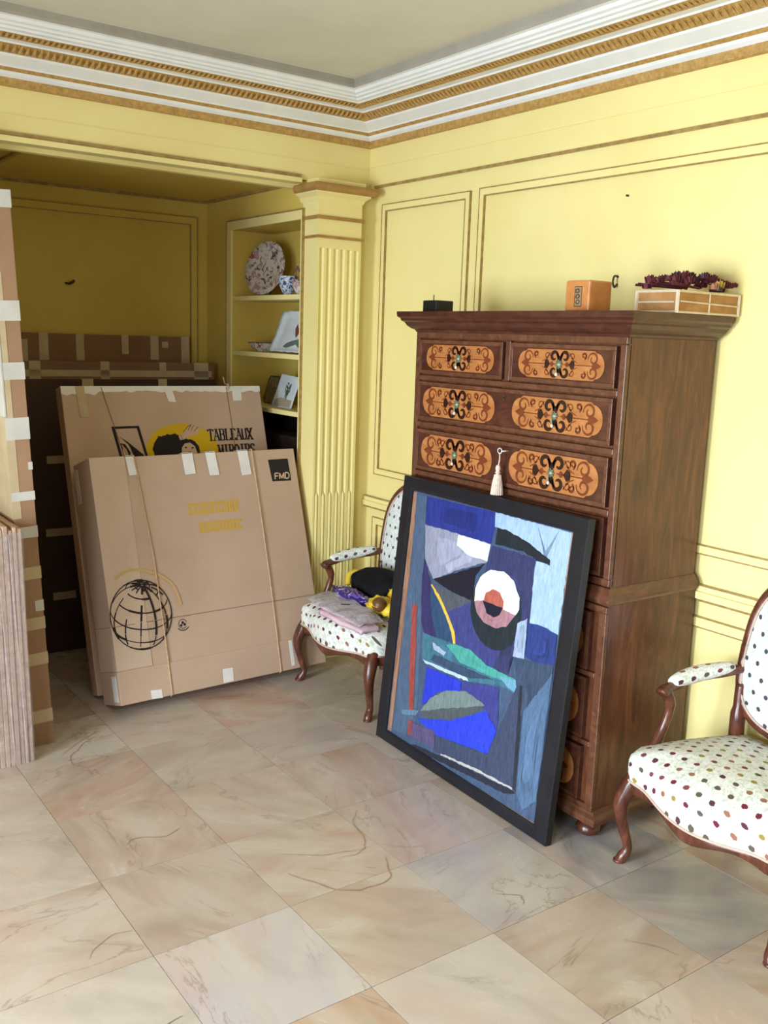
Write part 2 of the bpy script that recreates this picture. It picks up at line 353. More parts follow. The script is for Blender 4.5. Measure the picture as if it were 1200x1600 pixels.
ART=[
 ((0.25, 0.32, 0.43),[(0.0628, 1.0825), (0.9847, 1.0832), (0.9921, 0.0492), (0.0652, 0.0436)]),
 ((0.28, 0.36, 0.46),[(0.0892, 1.0662), (0.1542, 1.0714), (0.1888, 0.8015), (0.2535, 0.2102), (0.196, 0.076), (0.1033, 0.0576)]),
 ((0.62, 0.46, 0.37),[(0.0642, 1.0776), (0.0877, 1.0782), (0.0982, 0.782), (0.0959, 0.0517), (0.0711, 0.049)]),
 ((0.62, 0.48, 0.4),[(0.9744, 1.0746), (0.9844, 1.0798), (1.0025, 0.0565), (0.9846, 0.0546), (0.9913, 0.5854)]),
 ((0.15, 0.2, 0.5),[(0.1587, 1.0731), (0.5845, 1.0796), (0.5939, 1.0264), (0.5787, 0.9575), (0.3944, 0.9611), (0.1676, 0.9603)]),
 ((0.6, 0.7, 0.82),[(0.5845, 1.0796), (0.978, 1.0786), (0.9781, 0.7249), (0.9086, 0.7289), (0.8251, 0.7193), (0.8243, 0.9471), (0.8865, 0.9647), (0.7664, 1.0054), (0.6586, 1.0248), (0.5913, 1.026)]),
 ((0.11, 0.14, 0.17),[(0.6069, 1.0288), (0.6649, 1.026), (0.7728, 1.0049), (0.8944, 0.9664), (0.8967, 0.9472), (0.8297, 0.95), (0.7752, 0.9701), (0.6043, 0.9644)]),
 ((0.2, 0.22, 0.37),[(0.5885, 0.9567), (0.8258, 0.9562), (0.825, 0.8949), (0.8347, 0.7307), (0.7855, 0.6239), (0.7609, 0.5671), (0.7615, 0.513), (0.6574, 0.4988), (0.5609, 0.6011), (0.5726, 0.8842)]),
 ((0.55, 0.56, 0.64),[(0.1681, 0.9584), (0.3646, 0.9603), (0.5809, 0.9597), (0.5714, 0.8886), (0.4012, 0.8203), (0.2643, 0.7502), (0.193, 0.8225)]),
 ((0.85, 0.86, 0.9),[(0.3873, 0.9598), (0.5787, 0.9575), (0.5734, 0.8918), (0.4565, 0.8924), (0.3837, 0.9158)]),
 ((0.11, 0.11, 0.16),[(0.2608, 0.7514), (0.5625, 0.8801), (0.5173, 0.8253), (0.5127, 0.7205), (0.3947, 0.7299)]),
 ((0.3, 0.32, 0.36),[(0.2552, 0.7361), (0.5172, 0.7254), (0.4397, 0.6734), (0.372, 0.6414)]),
 ((0.23, 0.25, 0.47),[(0.3712, 0.6441), (0.5172, 0.7254), (0.5741, 0.6049), (0.7031, 0.5863), (0.6754, 0.509), (0.4451, 0.5378)]),
 ((0.13, 0.17, 0.2),[(0.7877, 0.7582), (0.7921, 0.7255), (0.7894, 0.6928), (0.7796, 0.6615), (0.7631, 0.6332), (0.7407, 0.6095), (0.7135, 0.5916), (0.6826, 0.5805), (0.6498, 0.577), (0.6168, 0.5815), (0.5853, 0.5939), (0.5573, 0.6136), (0.5344, 0.6397), (0.518, 0.6706), (0.5092, 0.7047), (0.5085, 0.7398), (0.5159, 0.7739), (0.5309, 0.805), (0.5526, 0.8313), (0.5796, 0.8515), (0.6102, 0.8645), (0.6429, 0.8697), (0.6756, 0.867), (0.7068, 0.8568), (0.7348, 0.8397), (0.7583, 0.8167), (0.7762, 0.7891)]),
 ((0.9, 0.88, 0.86),[(0.5978, 0.8666), (0.6697, 0.8761), (0.7275, 0.855), (0.769, 0.8024), (0.7746, 0.7593), (0.758, 0.7335), (0.6909, 0.7396), (0.5804, 0.7449), (0.5285, 0.7264), (0.5244, 0.7753), (0.5452, 0.827)]),
 ((0.62, 0.45, 0.49),[(0.528, 0.7281), (0.5799, 0.7466), (0.6909, 0.7396), (0.76, 0.7358), (0.7188, 0.6817), (0.664, 0.6604), (0.594, 0.6646), (0.5488, 0.692)]),
 ((0.67, 0.35, 0.31),[(0.5784, 0.7416), (0.5863, 0.7761), (0.622, 0.7985), (0.6636, 0.7947), (0.69, 0.7694), (0.6913, 0.7379), (0.6363, 0.7422)]),
 ((0.1, 0.12, 0.19),[(0.574, 0.7424), (0.6359, 0.744), (0.6898, 0.7439), (0.6773, 0.7143), (0.6452, 0.6967), (0.6053, 0.702)]),
 ((0.17, 0.28, 0.4),[(0.2445, 0.7337), (0.3294, 0.6846), (0.3977, 0.614), (0.4376, 0.5375), (0.3232, 0.5296), (0.2701, 0.6199)]),
 ((0.85, 0.7, 0.28),[(0.2511, 0.7272), (0.2597, 0.7312), (0.321, 0.6924), (0.3818, 0.6391), (0.4328, 0.5847), (0.448, 0.5386), (0.4325, 0.5341), (0.4156, 0.575), (0.3671, 0.6303), (0.3082, 0.6813)]),
 ((0.19, 0.18, 0.36),[(0.1899, 0.8219), (0.2491, 0.7347), (0.2746, 0.6211), (0.3232, 0.5296), (0.244, 0.5225), (0.2159, 0.5654), (0.1905, 0.7211)]),
 ((0.58, 0.27, 0.25),[(0.1428, 0.6178), (0.1774, 0.6215), (0.2071, 0.3999), (0.2334, 0.1909), (0.2006, 0.1857), (0.1656, 0.408)]),
 ((0.52, 0.26, 0.27),[(0.2051, 0.1437), (0.2333, 0.1476), (0.2419, 0.0847), (0.2117, 0.0818)]),
 ((0.24, 0.42, 0.5),[(0.2351, 0.525), (0.2921, 0.5258), (0.4459, 0.535), (0.5478, 0.5407), (0.6402, 0.5121), (0.7112, 0.5018), (0.8142, 0.51), (0.8366, 0.4967), (0.8266, 0.4603), (0.7213, 0.4619), (0.5502, 0.4198), (0.3049, 0.4174), (0.2535, 0.4139)]),
 ((0.28, 0.6, 0.56),[(0.3889, 0.5187), (0.4454, 0.5368), (0.5478, 0.5407), (0.6402, 0.5121), (0.8142, 0.51), (0.8213, 0.4917), (0.6894, 0.4811), (0.4918, 0.4743)]),
 ((0.4, 0.6, 0.7),[(0.7127, 0.4958), (0.8148, 0.5075), (0.8366, 0.4967), (0.8262, 0.462), (0.7589, 0.4714)]),
 ((0.2, 0.28, 0.38),[(0.3256, 0.4606), (0.4936, 0.4672), (0.6915, 0.4726), (0.533, 0.4296), (0.302, 0.4285)]),
 ((0.68, 0.76, 0.85),[(0.2555, 0.4186), (0.3987, 0.4233), (0.5398, 0.4317), (0.5529, 0.4207), (0.4023, 0.4097), (0.2748, 0.4082)]),
 ((0.6, 0.67, 0.75),[(0.3058, 0.5047), (0.3998, 0.4895), (0.3859, 0.4716), (0.3211, 0.4772)]),
 ((0.15, 0.22, 0.74),[(0.2894, 0.3966), (0.5095, 0.4067), (0.5124, 0.3672), (0.3787, 0.3211), (0.2856, 0.2335)]),
 ((0.23, 0.24, 0.5),[(0.509, 0.4085), (0.7235, 0.4535), (0.7432, 0.2969), (0.6607, 0.351), (0.5192, 0.3695)]),
 ((0.43, 0.49, 0.49),[(0.2726, 0.2015), (0.3404, 0.2854), (0.4345, 0.3464), (0.5464, 0.3785), (0.6574, 0.3639), (0.6414, 0.3443), (0.3967, 0.2537)]),
 ((0.29, 0.32, 0.34),[(0.2726, 0.2015), (0.396, 0.2565), (0.658, 0.3613), (0.5958, 0.3001), (0.4775, 0.2418), (0.3322, 0.1951)]),
 ((0.35, 0.47, 0.57),[(0.1523, 0.171), (0.2719, 0.2043), (0.2539, 0.1775), (0.1581, 0.15)]),
 ((0.16, 0.24, 0.78),[(0.2649, 0.1681), (0.4782, 0.2391), (0.6693, 0.3446), (0.7395, 0.2955), (0.7081, 0.1939), (0.3906, 0.146)]),
 ((0.33, 0.29, 0.43),[(0.2379, 0.1431), (0.3864, 0.1614), (0.394, 0.0973), (0.2383, 0.0792)]),
 ((0.6, 0.66, 0.77),[(0.7766, 0.7107), (0.8223, 0.7407), (0.8333, 0.5961), (0.7753, 0.5876)]),
 ((0.16, 0.22, 0.46),[(0.8289, 0.7292), (0.9076, 0.7329), (0.976, 0.7243), (0.9809, 0.6182), (0.8928, 0.5965), (0.8378, 0.6081)]),
 ((0.21, 0.27, 0.36),[(0.783, 0.5828), (0.8559, 0.5958), (0.9776, 0.6172), (0.975, 0.4597), (0.958, 0.2354), (0.9205, 0.0867), (0.8599, 0.1238), (0.8386, 0.4125)]),
 ((0.22, 0.26, 0.36),[(0.7442, 0.2927), (0.8179, 0.4951), (0.8386, 0.4125), (0.8599, 0.1238), (0.3955, 0.0798), (0.3935, 0.1471), (0.7087, 0.1913)]),
 ((0.7, 0.68, 0.66),[(0.4406, 0.0893), (0.6582, 0.1151), (0.8595, 0.1254), (0.8588, 0.1179), (0.654, 0.1039), (0.4425, 0.0821)]),
 ((0.15, 0.17, 0.22),[(0.8595, 0.1254), (0.8297, 0.4989), (0.8448, 0.4993), (0.877, 0.1174)]),
 ((0.3, 0.4, 0.52),[(0.8641, 0.4124), (0.9784, 0.59), (0.9838, 0.1318), (0.9246, 0.0705), (0.8816, 0.1148)]),
 ((0.14, 0.16, 0.22),[(0.2532, 0.0559), (0.4434, 0.0785), (0.862, 0.1156), (0.8762, 0.1107), (0.8167, 0.0873), (0.4494, 0.0561), (0.2415, 0.036)]),
]
# ================================================================ the room
XW, YB, ZC, XL, YR = 2.915, 4.262, 2.877, -2.4, -2.6
# ---- floor: slab with a marble tile part for every tile in reach of the lens
floor = boxobj('floor', (XL-.2, YR-.2, -.12), (XW+.2, 5.7, -.008), M['grout'], kind='structure')
P, X0, Y0 = .4337, .905, 1.400
bm = BM(); g = .0009
vs = box(bm, (g, g, -.010), (P-g, P-g, 0))
tile_me = bpy.data.meshes.new('tile'); bm.to_mesh(tile_me); bm.free(); tile_me.materials.append(M['marble'])
special = {(0, 1): (205, 194, 184), (-1, 1): (200, 186, 164), (1, 1): (188, 164, 134), (1, 0): (206, 190, 168), (0, 0): (196, 156, 118),
           (2, 1): (190, 180, 164), (2, 0): (186, 160, 130), (3, 0): (168, 160, 146), (3, 1): (150, 148, 142), (0, 4): (190, 148, 118),
           (1, 4): (190, 172, 146), (1, 5): (204, 188, 164), (2, 5): (204, 164, 138), (2, 4): (196, 180, 160), (0, 2): (186, 162, 136), (0, 3): (188, 160, 132),
           (-1, 3): (196, 176, 152), (-1, 2): (194, 168, 140), (1, 3): (198, 172, 144), (1, 2): (194, 166, 136), (2, 3): (192, 160, 132), (2, 2): (198, 168, 146),
           (0, 5): (206, 190, 164), (-1, 0): (208, 190, 170), (3, 2): (186, 166, 140), (4, 0): (182, 150, 120), (0, 6): (178, 152, 124), (0, -1): (200, 170, 138)}
pal = [(190, 164, 136), (200, 178, 150), (186, 158, 132), (196, 180, 160), (204, 186, 164), (184, 154, 124)]
rt = random.Random(4)
for i in range(-6, 5):
    for j in range(-7, 10):
        x, y = X0+i*P, Y0+j*P
        o = link(bpy.data.objects.new('tile', tile_me)); o.parent = floor
        o.location = (x, y, rt.uniform(-.0004, .0002))
        c = special.get((i, j)) or rt.choice(pal); c = (c[0]*.95, c[1]*.95, c[2]*1.01); o.color = rgb(*c)
def vein(name, pts, wd, mat):
    bm = BM(); p = cat(pts, 5); n = len(p); r = random.Random(len(pts)*7+int(pts[0][0]*100))
    ws = [wd*(.35+.65*math.sin(PI*i/(n-1)))*r.uniform(.6, 1.2) for i in range(n)]
    for q in ribbon(p, ws): poly(bm, [(a, b, .0012) for a, b in q])
    return finish(name, bm, mat, floor, kind='stuff')
VK = .26
VE = [([(1.098, 3.55), (1.11, 3.62), (1.17, 3.70), (1.25, 3.77)], .014, 'vein_red'), ([(1.09, 3.66), (1.17, 3.74), (1.26, 3.80)], .012, 'vein_grey'),
      ([(1.05, 2.86), (1.10, 2.89), (1.19, 2.85), (1.24, 2.87)], .014, 'vein_grey'), ([(1.60, 2.42), (1.70, 2.41), (1.74, 2.46), (1.79, 2.60), (1.86, 2.66)], .012, 'vein_red'),
      ([(1.44, 2.55), (1.58, 2.46), (1.74, 2.42)], .010, 'vein_grey'), ([(1.42, 2.42), (1.50, 2.28), (1.60, 2.22), (1.69, 2.24), (1.74, 2.34)], .022, 'vein_red'),
      ([(1.75, 2.44), (1.86, 2.34), (1.90, 2.33)], .006, 'vein_red'), ([(1.92, 1.98), (1.97, 1.93), (1.95, 1.89)], .014, 'vein_grey'),
      ([(.75, 2.35), (.84, 2.42), (.90, 2.40)], .012, 'vein_red'), ([(.70, 1.97), (.78, 1.98), (.88, 2.01)], .02, 'vein_grey'), ([(2.07, 1.60), (2.12, 1.54), (2.15, 1.47)], .008, 'vein_grey')]
rv_ = random.Random(31)
VE = [([(a+rv_.uniform(-.006, .006), b+rv_.uniform(-.006, .006)) for a, b in cat(p, 3)], wd, m) for p, wd, m in VE]
for p, wd, m in VE: vein('marble_vein', p, wd*VK, M[m])
# ---- walls
wr = boxobj('wall_right', (XW, YR, 0), (XW+.2, 5.7, ZC+.1), M['yellow'], kind='structure')
ceil = boxobj('ceiling', (XL-.2, YR-.2, ZC), (XW+.2, YB+.25, ZC+.12), M['ceiling'], kind='structure')
boxobj('wall_back', (.42, YB, 2.457), (XW, YB+.13, ZC+.02), M['yellow'], kind='structure')        # beam over the alcove
boxobj('wall_back_left', (XL-.2, YB, 0), (.42, YB+.2, ZC+.02), M['yellow'], kind='structure')
boxobj('wall_rear', (XL-.2, YR-.2, 0), (XW+.2, YR, ZC+.02), M['far'], kind='structure')
bm = BM()                                                     # left wall with two tall window openings
WY = [(-1.2, .1), (1.1, 2.4)]
ys = [YR] + [v for p in WY for v in p] + [YB]
for a, b in ((YR, -1.2), (.1, 1.1), (2.4, YB)): box(bm, (XL-.2, a, 0), (XL, b, ZC))
for a, b in WY: box(bm, (XL-.2, a, 0), (XL, b, .16)); box(bm, (XL-.2, a, 2.22), (XL, b, ZC))
finish('wall_left', bm, M['far'], kind='structure')
for k, (a, b) in enumerate(WY):
    bm = BM()
    for lo, hi in (((a, .16), (a+.05, 2.22)), ((b-.05, .16), (b, 2.22)), ((a+.05, .16), (b-.05, .22)), ((a+.05, 2.16), (b-.05, 2.22)), (((a+b)/2-.03, .22), ((a+b)/2+.03, 2.16))):
        box(bm, (XL-.10, lo[0], lo[1]), (XL-.04, hi[0], hi[1]))
    finish('window_%d' % (k+1), bm, M['white'], kind='structure')
# ---- alcove
AX0, AX1, AY, AZ = .85, 2.540, 5.41, 2.457
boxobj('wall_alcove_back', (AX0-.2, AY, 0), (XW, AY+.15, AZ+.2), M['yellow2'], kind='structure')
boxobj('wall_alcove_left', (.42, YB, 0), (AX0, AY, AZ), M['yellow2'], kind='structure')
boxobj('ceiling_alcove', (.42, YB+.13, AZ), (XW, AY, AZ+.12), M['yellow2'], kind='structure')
R0, R1, RT, RD, RB = 4.283, 5.07, 2.272, 2.80, .35            # the shelf recess
bm = BM()
box(bm, (RD, YB, 0), (XW, AY, AZ)); box(bm, (AX1, YB, 0), (RD, R0, AZ)); box(bm, (AX1, R1, 0), (RD, AY, AZ))
box(bm, (AX1, R0, RT), (RD, R1, AZ)); box(bm, (AX1, R0, 0), (RD, R1, RB))
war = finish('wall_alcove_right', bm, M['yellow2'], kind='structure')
bm = BM()                                                     # face frame of the recess with its thin gold line
fx = AX1-.012
box(bm, (fx, R0-.004, RB), (AX1, R0+.012, RT+.045)); box(bm, (fx, R1, RB), (AX1, R1+.05, RT+.045)); box(bm, (fx, R0+.012, RT), (AX1, R1, RT+.045))
box(bm, (fx-.003, R0-.012, RB), (AX1, R0-.004, RT+.052), 1); box(bm, (fx-.003, R1+.05, RB), (AX1, R1+.056, RT+.052), 1); box(bm, (fx-.003, R0-.004, RT+.045), (AX1, R1+.05, RT+.052), 1)
finish('trim_3', bm, [M['yellow'], M['line']], kind='structure')
for z in (1.907, 1.600, 1.303):
    s = boxobj('shelf', (AX1+.003, R0, z-.026), (RD, R1, z), M['yellow'], parent=war, bevel=.003)
boxobj('shelf', (AX1+.05, R0, .80), (RD, R1, .82), M['bay_shade'], parent=war)  # base of the open bay, coloured dark in place of shade
d = boxobj('shade_board', (RD-.02, R0+.014, .822), (RD-.004, R1-.006, 1.27), M['bay_shade'])  # boards added to darken the open bay in place of shade
tag(d, 'added dark board standing in for shade in the open bay under the lowest shelf', 'board')
d = boxobj('shade_board', (AX1+.06, R1-.03, .822), (RD-.024, R1-.008, 1.27), M['bay_shade'])
tag(d, 'added narrow dark board standing in for shade at the far end of the bay under the lowest shelf', 'board')
d = boxobj('shade_box', (AX1+.05, R0+.02, .822), (RD-.03, R1-.05, 1.16), M['bay_shade'], bevel=.008)  # box added to fill the bay with dark instead of shade
tag(d, 'added low dark box standing in for shade in the bay below the shelves', 'chest')
# coffer lines on the alcove ceiling
bm = BM()
for a in (1.10, 1.22): box(bm, (a, YB+.2, AZ-.012), (a+.018, AY-.1, AZ+.001))
box(bm, (1.238, YB+.20, AZ-.012), (AX1-.01, YB+.212, AZ+.001)); box(bm, (AX1-.02, YB+.13, AZ-.014), (AX1-.004, AY-.02, AZ+.001))
box(bm, (AX0, AY-.016, AZ-.014), (AX1-.02, AY-.002, AZ+.001))
finish('trim_4', bm, M['line'], kind='structure')
# lip under the beam
bm = BM()
box(bm, (AX0-.3, YB-.012, AZ+.004), (2.50, YB, AZ+.022)); box(bm, (AX0-.3, YB-.022, AZ-.018), (2.50, YB+.05, AZ+.004), 1)
box(bm, (AX0-.3, YB+.10, AZ-.03), (AX1, YB+.14, AZ), 1); box(bm, (AX0-.3, YB-.003, 2.547), (XW, YB+.001, 2.551), 1)
finish('trim_5', bm, [M['line'], M['yellow']], kind='structure')
# ---- panel mouldings (double gold lines with a raised band between)
def panel(name, axis, pos, a0, a1, z0, z1, wd, mats, proud=.010, out=-1):
    """frame on a wall; axis 'x': wall at x=pos spanning y; axis 'y': wall at y=pos spanning x"""
    bm = BM(); lw = .0045
    def b(u0, u1, v0, v1, d, mi):
        if axis == 'x': box(bm, (min(pos+out*d, pos), u0, v0), (max(pos+out*d, pos), u1, v1), mi)
        else: box(bm, (u0, min(pos+out*d, pos), v0), (u1, max(pos+out*d, pos), v1), mi)
    for off, ww, d, mi in ((0, lw, proud+.002, 1), (lw, wd-2*lw, proud, 0), (wd-lw, lw, proud+.002, 1)):
        o, i = off, off+ww
        b(a0+o, a0+i, z0+o, z1-o, d, mi); b(a1-i, a1-o, z0+o, z1-o, d, mi)
        b(a0+i, a1-i, z0+o, z0+i, d, mi); b(a0+i, a1-i, z1-i, z1-o, d, mi)
    return finish(name, bm, mats, kind='structure')
YL = [M['yellow'], M['line']]
panel('trim_6', 'x', XW, 3.439, 4.128, .985, 2.367, .036, YL)
panel('trim_7', 'x', XW, -.9, 3.378, .970, 2.371, .036, YL)
panel('trim_8', 'x', XW, 3.439, 4.128, .19, .755, .042, YL)
panel('trim_9', 'x', XW, -.9, 3.378, .19, .742, .042, YL)
panel('trim_10', 'y', AY, 1.36, 2.475, .3, 2.360, .045, [M['yellow2'], M['line']])
bm = BM()                                                     # frieze line and chair rail along the right wall
box(bm, (XW-.012, YR, 2.452), (XW, 4.20, 2.464), 1); box(bm, (XW-.003, YR, 2.558), (XW, YB, 2.560), 0)
finish('trim_11', bm, YL, kind='structure')
bm = BM()
box(bm, (XW-.018, YR, .800), (XW, 4.20, .812), 1); box(bm, (XW-.030, YR, .812), (XW, 4.20, .838), 0); box(bm, (XW-.020, YR, .838), (XW, 4.20, .858), 0); box(bm, (XW-.022, YR, .858), (XW, 4.20, .862), 1)
finish('trim_12', bm, YL, kind='structure')
boxobj('baseboard_right', (XW-.018, YR, 0), (XW, 4.20, .12), M['yellow'], kind='structure', bevel=.004)
# ---- cornice round the room (gilt and white bands, top shadow painted grey)
prof = [(0, 2.652, 'gold'), (.016, 2.656, 'gold'), (.020, 2.672, 'gold'), (.022, 2.684, 'white'), (.036, 2.694, 'white'), (.044, 2.704, 'gold'),
        (.056, 2.716, 'white'), (.060, 2.722, 'white'), (.108, 2.746, 'white'), (.112, 2.754, 'gold'), (.128, 2.770, 'gold'), (.156, 2.780, 'white'),
        (.160, 2.786, 'white'), (.196, 2.786, 'gold'), (.208, 2.794, 'gold'), (.240, 2.796, 'white'), (.246, 2.802, 'white'), (.262, 2.804, 'white'), (.266, 2.812, 'white'),
        (.280, 2.814, 'white'), (.284, 2.822, 'white'), (.296, 2.826, 'white'), (.302, 2.838, 'white'), (.318, 2.840, 'ceiling_shade'), (.322, 2.850, 'ceiling_shade'), (.322, 2.879, 'ceiling_shade')]
cm = ['gold', 'white', 'ceiling_shade']
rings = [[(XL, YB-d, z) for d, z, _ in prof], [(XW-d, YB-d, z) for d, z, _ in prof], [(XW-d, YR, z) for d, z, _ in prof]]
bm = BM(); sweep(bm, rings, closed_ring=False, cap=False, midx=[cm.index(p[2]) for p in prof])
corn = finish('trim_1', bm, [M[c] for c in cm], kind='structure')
bm = BM()
def orn(along, d0, z0, d1, z1, pitch, sz):
    """row of small gilt leaves between two profile points"""
    dm, zm = (d0+d1)/2, (z0+z1)/2; nx, nz = (z1-z0), -(d1-d0); l = math.hypot(nx, nz); nx, nz = nx/l*sz, nz/l*sz
    rng = (YB-dm, .2, -1) if along == 'y' else (XW-dm, .6, -1); u = rng[0]-pitch
    while u > rng[1]:
        q = [(u-pitch*.42, d0, z0), (u+pitch*.42, d0, z0), (u+pitch*.18, d1, z1), (u-pitch*.18, d1, z1)]
        def mp(uu, dd, zz): return (XW-dd, uu, zz) if along == 'y' else (uu, YB-dd, zz)
        base = [bm.verts.new(mp(*p)) for p in q]; tip = bm.verts.new(mp(u, dm+nx, zm+nz))
        for k in range(4): bm.faces.new((base[k], base[(k+1) % 4], tip))
        u -= pitch
for al in ('y', 'x'):
    orn(al, .112, .0+2.754, .154, 2.781, .026, .009); orn(al, .197, 2.787, .238, 2.797, .022, .007)
finish('gilt_leaf_row', bm, M['gold'], corn, kind='stuff')
# ---- fluted pilaster
PX0, PX1, PY = 2.538, 2.795, 4.145
def pilaster(name, x0, x1, mats):
    n = 6; f0, f1 = x0+.004, x1-.008; pit = (f1-f0)/n; w_ = pit*.64
    pts = [(x0, PY)]
    for k in range(n):
        c = f0+pit*(k+.5)
        for s in range(7):
            a = PI*s/6; pts.append((c-w_/2*math.cos(a), PY+w_*.42*math.sin(a)))
    pts += [(x1, PY), (x1, YB+.03), (x0, YB+.03)]
    bm = BM(); sweep(bm, [[(x, y, z) for x, y in pts] for z in (.14, 2.128)])
    box(bm, (x0, PY, 2.128), (x1, YB+.03, 2.40)); box(bm, (x0-.012, PY-.012, 0), (x1+.012, YB+.03, .14))
    sh = finish(name, bm, mats[0], kind='structure')
    bm = BM()
    for k in range(n):
        c = f0+pit*(k+.5); tube(bm, [(c, PY+.006, .142), (c, PY+.006, .875), (c, PY+.006, .888), (c, PY+.006, .90)], [w_*.36, w_*.36, w_*.28, .002], 8)
    finish('flute_reed', bm, mats[0], sh)
    bm = BM()
    for z, hh in ((2.176, .012), (2.266, .016)):
        box(bm, (x0-.012, PY-.012, z), (x1+.012, YB, z+hh), 0)
    finish('neck_band', bm, M['capital'], sh, bevel=.003)
    pr = [(.030, 2.392), (.040, 2.394), (.048, 2.402), (.052, 2.414), (.048, 2.426), (.040, 2.432), (.0, 2.433)]
    bm = BM(); x1c = min(x1+.055, XW-.003)
    rings = [[(x0-d, YB+.05, z) for d, z in pr], [(x0-d, PY-d, z) for d, z in pr], [(x1+.02+d, PY-d, z) for d, z in pr], [(x1+.02+d*.3, YB-.002, z) for d, z in pr]]
    sweep(bm, rings, closed_ring=False, cap=False); box(bm, (x0, PY, 2.394), (x1+.02, YB+.04, 2.432))
    finish('capital', bm, M['capital'], sh)
    pr = [(0, 2.350), (.004, 2.356), (.012, 2.372), (.030, 2.386), (.034, 2.393), (0, 2.394)]
    rings = [[(x0-d, YB+.05, z) for d, z in pr], [(x0-d, PY-d, z) for d, z in pr], [(x1+d, PY-d, z) for d, z in pr], [(x1+d, YB-.002, z) for d, z in pr]]
    bm = BM(); sweep(bm, rings, closed_ring=False, cap=False); box(bm, (x0+.001, PY+.001, 2.43), (x1+.02, YB, 2.458)); finish('necking', bm, mats[0], sh)
    return sh
pilaster('trim_2', PX0, PX1, [M['yellow']])
pilaster('trim_13', AX0-.34, AX0-.02, [M['yellow']])
# quarter-round fillet between pilaster and right wall
bm = BM()
pts = [(2.797, YB)] + [(2.797+(XW-2.797)*(1-math.cos(a)), YB-.010-.055*math.sin(a)*.9) for a in [k*PI/2/6 for k in range(7)]] + [(XW, YB)]
sweep(bm, [[(x, y, z) for x, y in pts[1:]] for z in (0, 2.44)])
finish('trim_14', bm, M['yellow'], kind='structure')
# small iron hooks
def hook(x, y, z, label, axis, s=1):
    bm = BM()
    if axis == 'x': tube(bm, cat([(x+.004, y, z+.02), (x-.016*s, y, z+.024), (x-.022*s, y, z), (x-.014*s, y, z-.018), (x-.004*s, y, z-.006)], 4), .004, 6)
    else: tube(bm, cat([(x-.02*s, y-.012, z-.004), (x, y-.018, z-.008), (x+.02*s, y-.014, z+.006), (x+.024*s, y+.004, z+.012)], 4), [.004+.004*math.sin(PI*k/12) for k in range(13)], 6)
    return tag(finish('wall_hook', bm, M['steel'], smooth=True), label, 'hook')
hook(XW, 2.55, 1.94, 'small dark iron hook on the right wall beside the amber candle', 'x', 1.3)
hook(1.711, AY, 1.944, 'small dark hook on the ochre rear wall of the alcove', 'y', 1.2)
bm = BM(); tube(bm, [(XW+.003, 2.53, 2.259), (XW-.012, 2.53, 2.259)], .004, 6)
tag(finish('nail', bm, M['steel']), 'tiny nail in the upper part of the large wall panel', 'nail')
# ================================================================ tallboy chest
CX, CY0, CY1, CB = 2.430, 2.064, 3.170, 2.884
L0 = (2.64, 2.58, 0)
chest = thing('chest_on_chest', 'tall walnut marquetry chest of drawers standing against the right-hand yellow wall', 'chest of drawers', L0)
bm = BM()
box(bm, (CX+.012, CY0, .89), (CB, CY1, 1.735)); box(bm, (CX-.006, CY0-.014, .105), (CB, CY1+.014, .845))
finish('carcass', bm, M['walnut'], chest, off=L0, bevel=.002)
def mould(name, pr, x0, y0, y1, mat, par=chest, off=L0):
    bm = BM()
    rings = [[(CB, y0-d, z) for d, z in pr], [(x0-d, y0-d, z) for d, z in pr], [(x0-d, y1+d, z) for d, z in pr], [(CB, y1+d, z) for d, z in pr]]
    sweep(bm, rings, closed_ring=False, cap=False)
    for k in (0, -1):
        d, z = pr[k]; poly(bm, [(CB, y0-d, z), (x0-d, y0-d, z), (x0-d, y1+d, z), (CB, y1+d, z)])
    return finish(name, bm, mat, par, off=off)
mould('cornice', [(0, 1.728), (.006, 1.730), (.010, 1.738), (.022, 1.744), (.034, 1.754), (.042, 1.768), (.052, 1.774), (.054, 1.782), (.064, 1.790), (.066, 1.804), (.066, 1.810)], CX+.004, CY0, CY1, M['walnut_dark'])
mould('waist_moulding', [(-.01, .902), (.002, .900), (.010, .890), (.017, .880), (.022, .866), (.022, .856), (.017, .846), (0, .842)], CX, CY0, CY1, M['walnut_frame'])
mould('base_moulding', [(.004, .108), (.014, .104), (.018, .096), (.030, .088), (.034, .080), (.034, .066)], CX-.004, CY0-.012, CY1+.012, M['walnut_frame'])
for x, y in ((CX+.022, CY0+.028), (CX+.022, CY1-.028), (CB-.06, CY0+.035), (CB-.06, CY1-.035)):
    bm = BM(); lathe(bm, [(.030, .068), (.028, .060), (.022, .050), (.036, .041), (.045, .026), (.042, .010), (.028, 0)], (x, y, 0), 20)
    finish('bun_foot', bm, M['walnut_dark'], chest, True, off=L0)
def spiral(cx, cy, r0, r1, a0, a1, n=16):
    return [(cx+(r0+(r1-r0)*k/n)*math.cos(a0+(a1-a0)*k/n), cy+(r0+(r1-r0)*k/n)*math.sin(a0+(a1-a0)*k/n)) for k in range(n+1)]
